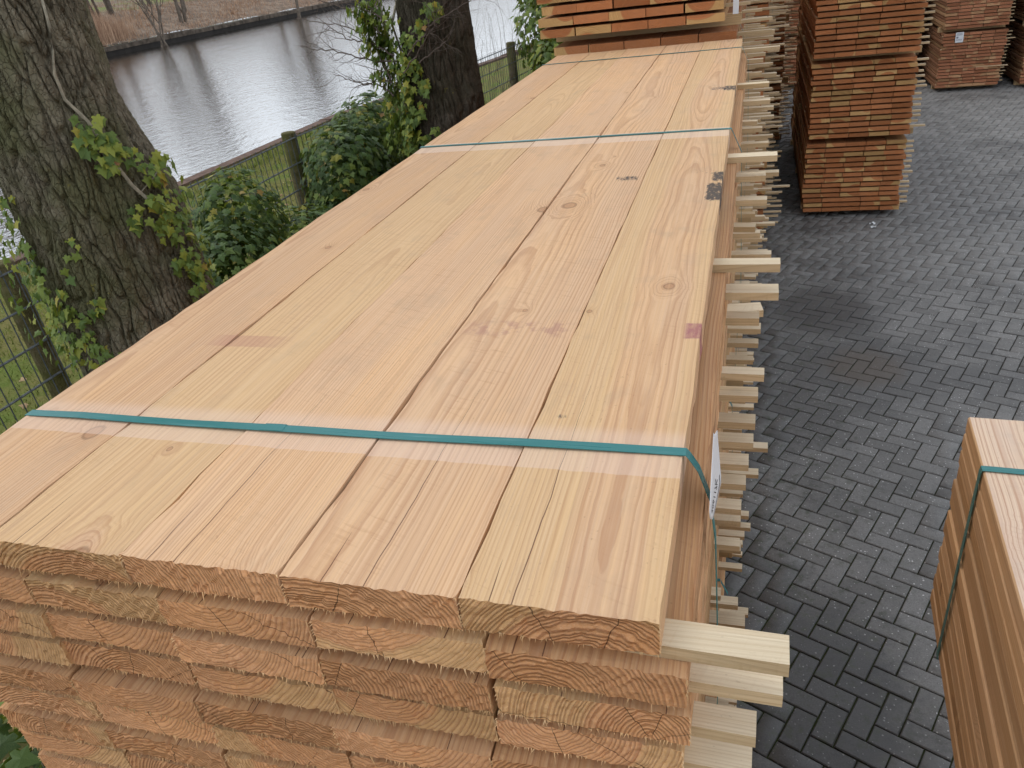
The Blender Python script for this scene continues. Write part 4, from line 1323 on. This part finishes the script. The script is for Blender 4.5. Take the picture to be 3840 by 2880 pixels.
b1 = [(182, 262, 32, 22, 12), (205, 305, 40, 24, 26), (245, 335, 42, 34, 34), (325, 362, 34, 32, 22), (345, 420, 36, 46, 34), (318, 462, 46, 30, 26), (365, 480, 44, 40, 40), (400, 545, 32, 50, 46),
      (420, 600, 22, 40, 26), (152, 522, 26, 10, 4), (168, 668, 14, 14, 5), (206, 660, 16, 26, 10), (12, 440, 24, 40, 22), (36, 500, 24, 44, 24), (62, 560, 24, 44, 34), (88, 610, 28, 44, 36), (120, 660, 34, 44, 46), (160, 715, 40, 44, 46), (200, 760, 36, 36, 30), (262, 752, 14, 10, 2), (158, 566, 10, 26, 4)]
stem1 = []
for path, r0 in (([(88, -10), (108, 60), (113, 110), (118, 160), (140, 215), (190, 262), (235, 335), (285, 400), (330, 440), (372, 500)], 0.0075), ([(205, 262), (215, 300), (250, 330), (290, 345)], 0.004), ([(300, 420), (335, 380), (350, 350)], 0.004),
                 ([(168, 640), (160, 570), (165, 520)], 0.003), ([(185, 740), (200, 690), (207, 640)], 0.003)):
    pts = []
    for i, (u, v) in enumerate(path):
        p, h = cyl_hit(u, v, T1, R1 * 1.0)
        f = flare1(max(0, p.z))
        p, h = cyl_hit(u, v, T1, R1 * f * 1.015)
        pts.append((p, r0 * (0.7 + 0.5 * i / len(path))))
    stem1.append(pts)
ivy('young yellow-green ivy climbing the cracked grey oak', T1 + Vector((0.42, -0.1, 0.06)), trunk_leaves([(a, b_, c_ * 1.12, d_ * 1.12, int(n_ * 1.2)) for a, b_, c_, d_, n_ in b1], T1, R1, flare1, 0.027, 0.052, rr), M_IVY_LT, stem1)
def zz(u, v): return ((1300 + u / 2.765) / PXS, v / 2.765 / PXS)
def bz(u, v, ru, rv, n):
    a, b_ = zz(u, v)
    return (a, b_, ru / 2.765 / PXS, rv / 2.765 / PXS, n)
b2 = [bz(300, 140, 100, 150, 40), bz(460, 460, 140, 130, 50), bz(560, 720, 120, 120, 50), bz(620, 1000, 110, 120, 60), bz(670, 1300, 100, 150, 70), bz(300, 80, 110, 130, 60), bz(320, 220, 120, 110, 50), bz(400, 360, 150, 120, 60), bz(470, 200, 120, 80, 16), bz(600, 200, 40, 40, 4), bz(440, 520, 140, 110, 60), bz(560, 460, 150, 100, 24), bz(740, 360, 90, 110, 16),
      bz(600, 640, 170, 110, 60), bz(540, 780, 130, 110, 50), bz(700, 720, 110, 110, 24), bz(830, 880, 70, 70, 14), bz(590, 930, 130, 110, 60), bz(660, 1080, 130, 110, 50), bz(780, 1130, 110, 80, 18), bz(670, 1240, 110, 100, 50), bz(680, 1380, 110, 110, 60), bz(700, 1500, 90, 70, 30), bz(880, 90, 80, 80, 26), bz(800, 230, 60, 60, 6), bz(950, 1330, 40, 40, 4), bz(860, 1430, 60, 50, 8)]
rr = random.Random(23)
s2 = []
for path in ([(330, 0), (400, 300), (480, 600), (560, 850), (620, 1100), (680, 1500)], [(520, 0), (470, 250), (560, 520), (600, 800), (640, 1050)]):
    pts = []
    for u, v in path:
        p, h = cyl_hit(*zz(u, v), T2, R2 * 1.03)
        pts.append((p, 0.012))
    s2.append(pts)
ivy('pale ivy hanging in a thick curtain on the dark tree with a burr', T2 + Vector((-0.42, -0.1, 0.06)), trunk_leaves([(a, b_, c_, d_, int(n_ * 1.3)) for a, b_, c_, d_, n_ in b2], T2, R2, flare2, 0.045, 0.085, rr, (0.02, 0.14)), M_IVY_LT, s2)

def ellipsoid_leaves(parts, n, smin, smax, rr, inner=0.25):
    """parts: (cx, cy, cz, rx, ry, rz)"""
    out = []
    wts = [p[3] * p[4] + p[4] * p[5] + p[3] * p[5] for p in parts]
    while len(out) < n:
        c = rr.choices(parts, wts)[0]
        d = Vector((rr.gauss(0, 1), rr.gauss(0, 1), rr.gauss(0, 1))).normalized()
        sc = 1.0 - (rr.random() ** 2) * inner + rr.gauss(0, 0.05)
        p = Vector((c[0] + d.x * c[3] * sc, c[1] + d.y * c[4] * sc, c[2] + d.z * c[5] * sc))
        if p.z < 0.02: continue
        nrm = Vector((d.x / c[3], d.y / c[4], d.z / c[5])).normalized()
        nn = nrm + Vector((rr.gauss(0, 0.28), rr.gauss(0, 0.28), 0.30 + rr.gauss(0, 0.22)))
        out.append((p, nn, Vector((rr.gauss(0, 0.6) + nrm.x * 0.4, rr.gauss(0, 0.6) + nrm.y * 0.4, -0.9)), rr.uniform(smin, smax)))
    return out
def sprigs(parts, n, rr, r0=0.004):
    out = []
    for k in range(n):
        c = rr.choice(parts)
        a = rr.uniform(0, 6.28)
        b0 = Vector((c[0], c[1] + rr.uniform(-0.6, 0.6) * c[4], 0.0))
        e0 = Vector((c[0] + math.cos(a) * c[3] * 0.85, c[1] + math.sin(a) * c[4] * 0.85, c[2] + rr.uniform(-0.2, 0.8) * c[5]))
        pts = []
        for i in range(7):
            t = i / 6
            q = b0.lerp(e0, t) + Vector((rr.gauss(0, 0.03), rr.gauss(0, 0.03), 0.25 * math.sin(t * 3.14) * c[5] * 0.3))
            if q.z < 0: q.z = 0
            pts.append((q, r0 * (1.4 - t)))
        out.append(pts)
    return out
rr = random.Random(31)
ZR = lambda z: z + H0
hA = [(-4.0, 4.78, ZR(-1.18), 0.34, 0.42, 0.46), (-3.9, 5.45, ZR(-1.75), 0.42, 0.62, 0.5), (-3.85, 4.35, ZR(-1.6), 0.42, 0.6, 0.6), (-3.75, 4.9, ZR(-2.15), 0.55, 1.3, 0.55)]
ivy('dark ivy mound on the fence between the cracked oak and the mossy post', (-3.9, 4.9, 0), ellipsoid_leaves(hA, 7000, 0.045, 0.085, rr), M_IVY_DK, sprigs(hA, 10, rr))
hB = [(-3.98, 6.75, ZR(-1.30), 0.44, 0.62, 0.55), (-3.95, 7.35, ZR(-1.12), 0.42, 0.6, 0.52), (-3.9, 6.35, ZR(-1.75), 0.4, 0.4, 0.5), (-3.8, 7.1, ZR(-1.95), 0.5, 0.9, 0.7)]
ivy('dense dark ivy bush between the mossy fence post and the tree with a burr', (-3.9, 7.0, 0), ellipsoid_leaves(hB, 7500, 0.048, 0.09, rr), M_IVY_DK, sprigs(hB, 10, rr))
hC = [(-3.35, 13.6, ZR(-0.7), 0.6, 0.8, 0.75), (-3.2, 14.6, ZR(-0.2), 0.7, 1.0, 0.9), (-3.1, 13.0, ZR(-1.3), 0.5, 0.6, 0.7), (-2.9, 13.9, ZR(-1.5), 0.8, 1.2, 0.9), (-3.6, 15.6, ZR(0.3), 0.9, 1.0, 1.1)]
ivy('tall yellow-green ivy thicket on the fence beyond the tree with a burr', (-3.2, 14.0, 0), ellipsoid_leaves(hC, 6500, 0.07, 0.13, rr), M_IVY_MX, sprigs(hC, 14, rr, 0.008))
hC2 = [(-3.0, 12.0, ZR(-1.7), 0.35, 0.5, 0.55), (-2.8, 12.5, ZR(-2.2), 0.5, 0.7, 0.5)]
ivy('low dark ivy clump before the tall yellow-green thicket', (-2.95, 12.2, 0), ellipsoid_leaves(hC2, 1500, 0.07, 0.11, rr), M_IVY_DK, sprigs(hC2, 5, rr))
hD = [(-2.15, 0.5, ZR(-1.75), 0.4, 0.5, 0.45), (-2.2, 0.6, ZR(-2.3), 0.55, 0.8, 0.5)]
ivy('dark ivy clump low beside the splintered board ends', (-2.2, 0.55, 0), ellipsoid_leaves(hD, 1400, 0.06, 0.10, rr), M_IVY_DK, sprigs(hD, 5, rr))
# thin bare thicket behind the second tree
g = MB(); r4 = random.Random(44)
for k in range(26):
    branch(g, (-0.0 + r4.gauss(0, 0.4), r4.gauss(0, 0.6), 0.0), (r4.gauss(0, 0.25), r4.gauss(0, 0.25), 1.0), r4.uniform(1.8, 3.2), 0.007, r4, 2, 0.2, 7, 4, 3, 0.22, 0.5)
sh = obj('bare_shrub', g.mesh('bare_shrub', [M_TWIG]), None, (-4.4, 12.6, -0.05))
tag(sh, 'thin leafless shrub between the tree with a burr and the tall ivy thicket', 'shrub')

# ================================================================== grass and fallen leaves
VV = []; r5 = np.random.RandomState(5)
N = 60000
gx = r5.uniform(-10.6, -4.2, N); gy = r5.uniform(1.5, 19.0, N)
pat = np.sin(gx * 2.1 + np.sin(gy * 1.7)) * np.sin(gy * 1.3 + 1.1 * np.sin(gx * 1.9))
lim = np.interp(gy, [0, 11.9, 17.9, 21], [-10.8, -10.65, -10.4, -9.9])
keep = ((r5.rand(N) < 0.35 + 0.4 * (pat > -0.1) + 0.25 * (gx < -9.2)) & (gx > lim))
gx, gy = gx[keep], gy[keep]; n = len(gx)
hgt = r5.uniform(0.025, 0.075, n) * (1 + 0.9 * (gx < lim[keep] + 0.8)); a = r5.uniform(0, 6.28, n); wd = r5.uniform(0.003, 0.007, n)
b1_ = np.stack([gx - wd * np.cos(a), gy - wd * np.sin(a), np.full(n, -0.046)], 1); b2_ = np.stack([gx + wd * np.cos(a), gy + wd * np.sin(a), np.full(n, -0.046)], 1)
tp = np.stack([gx + r5.normal(0, 0.025, n), gy + r5.normal(0, 0.025, n), -0.046 + hgt], 1)
V = np.stack([b1_, b2_, tp], 1).reshape(-1, 3)
go = obj('grass', me_fast('grass', V, np.arange(len(V)).reshape(-1, 3), [M_BLADE]))
go['kind'] = 'stuff'
tag(go, 'short mossy grass on the canal bank behind the fence', 'grass')
N = 900
VV = []
for k in range(N):
    p = (r5.uniform(-8.5, -1.6), r5.uniform(0.0, 16.0), -0.028 + 0.01 * r5.rand())
    t = (r5.normal(0, 0.35), r5.normal(0, 0.35), 1.0)
    M = np.array(leaf_mat4(p, t, (r5.normal(), r5.normal(), 0), r5.uniform(0.04, 0.08)))
    VV.append(LV @ M[:3, :3].T + M[:3, 3])
FF = (LF[None] + (np.arange(N) * len(LV))[:, None, None]).reshape(-1, 3)
fl_ = obj('fallen_leaves', me_fast('fallen_leaves', np.concatenate(VV), FF, [M_DRYLEAF]))
fl_['kind'] = 'stuff'
tag(fl_, 'dry fallen leaves scattered under the trees', 'leaves')

# ================================================================== far bank: reeds, shrubs, trees
def far_z(x, y):
    t = ((fb_x - 0.6 - x) / 250.0); t = max(0.0, t) ** (1 / 2.2)
    return 0.15 + 4.6 * (1 - math.exp(-(fb_x - x) / 15.0))
N = 42000
xs = fb_x - 1.0 - r5.uniform(0, 1, N) ** 1.4 * 22.0; ys = r5.uniform(34, 72, N)
edge = 66 - 7 * r5.rand(N) + (fb_x - xs) * 0.25
kp = ys < edge - 1.5
xs, ys = xs[kp], ys[kp]; n = len(xs)
zs = 0.1 + 4.6 * (1 - np.exp(-(fb_x - xs) / 15.0))
hg = r5.uniform(1.2, 2.6, n); wd = r5.uniform(0.02, 0.05, n)
tip = np.stack([xs + r5.normal(0, 0.18, n), ys + r5.normal(0, 0.25, n), zs + hg], 1)
V = np.stack([np.stack([xs, ys - wd, zs - 0.2], 1), np.stack([xs, ys + wd, zs - 0.2], 1), tip], 1).reshape(-1, 3)
re = obj('reeds', me_fast('reeds', V, np.arange(len(V)).reshape(-1, 3), [M_REED]))
re['kind'] = 'stuff'
tag(re, 'pinkish tan dry reed bed along the far bank', 'reeds')
N = 16000
xs = fb_x - 0.6 - np.abs(r5.normal(0, 9, N)); ys = r5.uniform(50, 150, N)
zs = 0.1 + 4.6 * (1 - np.exp(-(fb_x - xs) / 15.0)); n = N
hg = r5.uniform(0.15, 0.5, n); wd = r5.uniform(0.03, 0.08, n)
tip = np.stack([xs + r5.normal(0, 0.15, n), ys + r5.normal(0, 0.2, n), zs + hg], 1)
V = np.stack([np.stack([xs, ys - wd, zs - 0.1], 1), np.stack([xs, ys + wd, zs - 0.1], 1), tip], 1).reshape(-1, 3)
re = obj('dry_grass', me_fast('dry_grass', V, np.arange(len(V)).reshape(-1, 3), [M_REED]))
re['kind'] = 'stuff'
tag(re, 'low tufts of dry grass on the slope of the far bank', 'grass')
N = 9000
xs = fb_x - 6 - r5.uniform(0, 1, N) * 9.0; ys = r5.uniform(33, 60, N)
zs = 0.1 + 4.6 * (1 - np.exp(-(fb_x - xs) / 15.0)); n = N
hg = r5.uniform(2.5, 6.0, n) * (0.75 + 0.25 * np.sin(ys * 0.9)); wd = r5.uniform(0.015, 0.035, n)
tip = np.stack([xs + r5.normal(0, 0.7, n), ys + r5.normal(0, 0.8, n), zs + hg], 1)
V = np.stack([np.stack([xs, ys - wd, zs - 0.2], 1), np.stack([xs, ys + wd, zs - 0.2], 1), tip], 1).reshape(-1, 3)
re = obj('brushwood', me_fast('brushwood', V, np.arange(len(V)).reshape(-1, 3), [M_BRUSH]))
re['kind'] = 'stuff'
tag(re, 'brown leafless scrub rising behind the far reed bed', 'scrub')
def far_tree(label, x, y, h, stems, sd, spread=0.35, r0=0.12, depth=3, group=None, name='bare_tree', n=7):
    rr = random.Random(sd)
    e = empty(name, (x, y, far_z(x, y)))
    tag(e, label, 'tree', group)
    for k in range(stems):
        g = MB()
        a = rr.uniform(0, 6.28)
        branch(g, (rr.gauss(0, 0.15), rr.gauss(0, 0.3), -0.3), (math.cos(a) * spread, math.sin(a) * spread, 1.0), h * rr.uniform(0.8, 1.1), r0, rr, depth, 0.22, n, 5, 5, 0.16, 0.55)
        obj('trunk', g.mesh('trunk', [M_FARTREE], True), e)
    return e
pt = on(2, 0.6, 343, 72); far_tree('several-stemmed bare shrub at the edge of the far reed bed', pt.x, pt.y, 7.5, 4, 3, 0.5, 0.09)
pt = on(2, 0.6, 398, 56); far_tree('pair of pale slim trunks on the far bank beside the reeds', pt.x, pt.y, 13.0, 2, 4, 0.12, 0.20)
pt = on(2, 0.6, 412, 50); far_tree('crooked low bare tree next to the pale slim trunks', pt.x, pt.y, 6.0, 2, 5, 0.4, 0.14)
pt = on(2, 1.0, 640, 8); far_tree('lone bare tree on the grassy far bank', pt.x, pt.y, 12.0, 1, 6, 0.1, 0.22)
for k in range(10):
    far_tree('bare tree of the long line along the far bank', fb_x - 10 - (k % 4) * 3, 72 + k * 7.5 + (k % 3) * 2, 10 + (k % 4) * 1.5, 3, 40 + k, 0.35, 0.18, 3, 'line of bare trees along the far bank')
    far_tree('tall bare tree standing behind the far reed bed', fb_x - 7 - (k % 3) * 4, 36 + k * 3.4, 9 + (k % 3) * 2.0, 4, 20 + k, 0.4, 0.17, 3, 'bare trees behind the reeds')
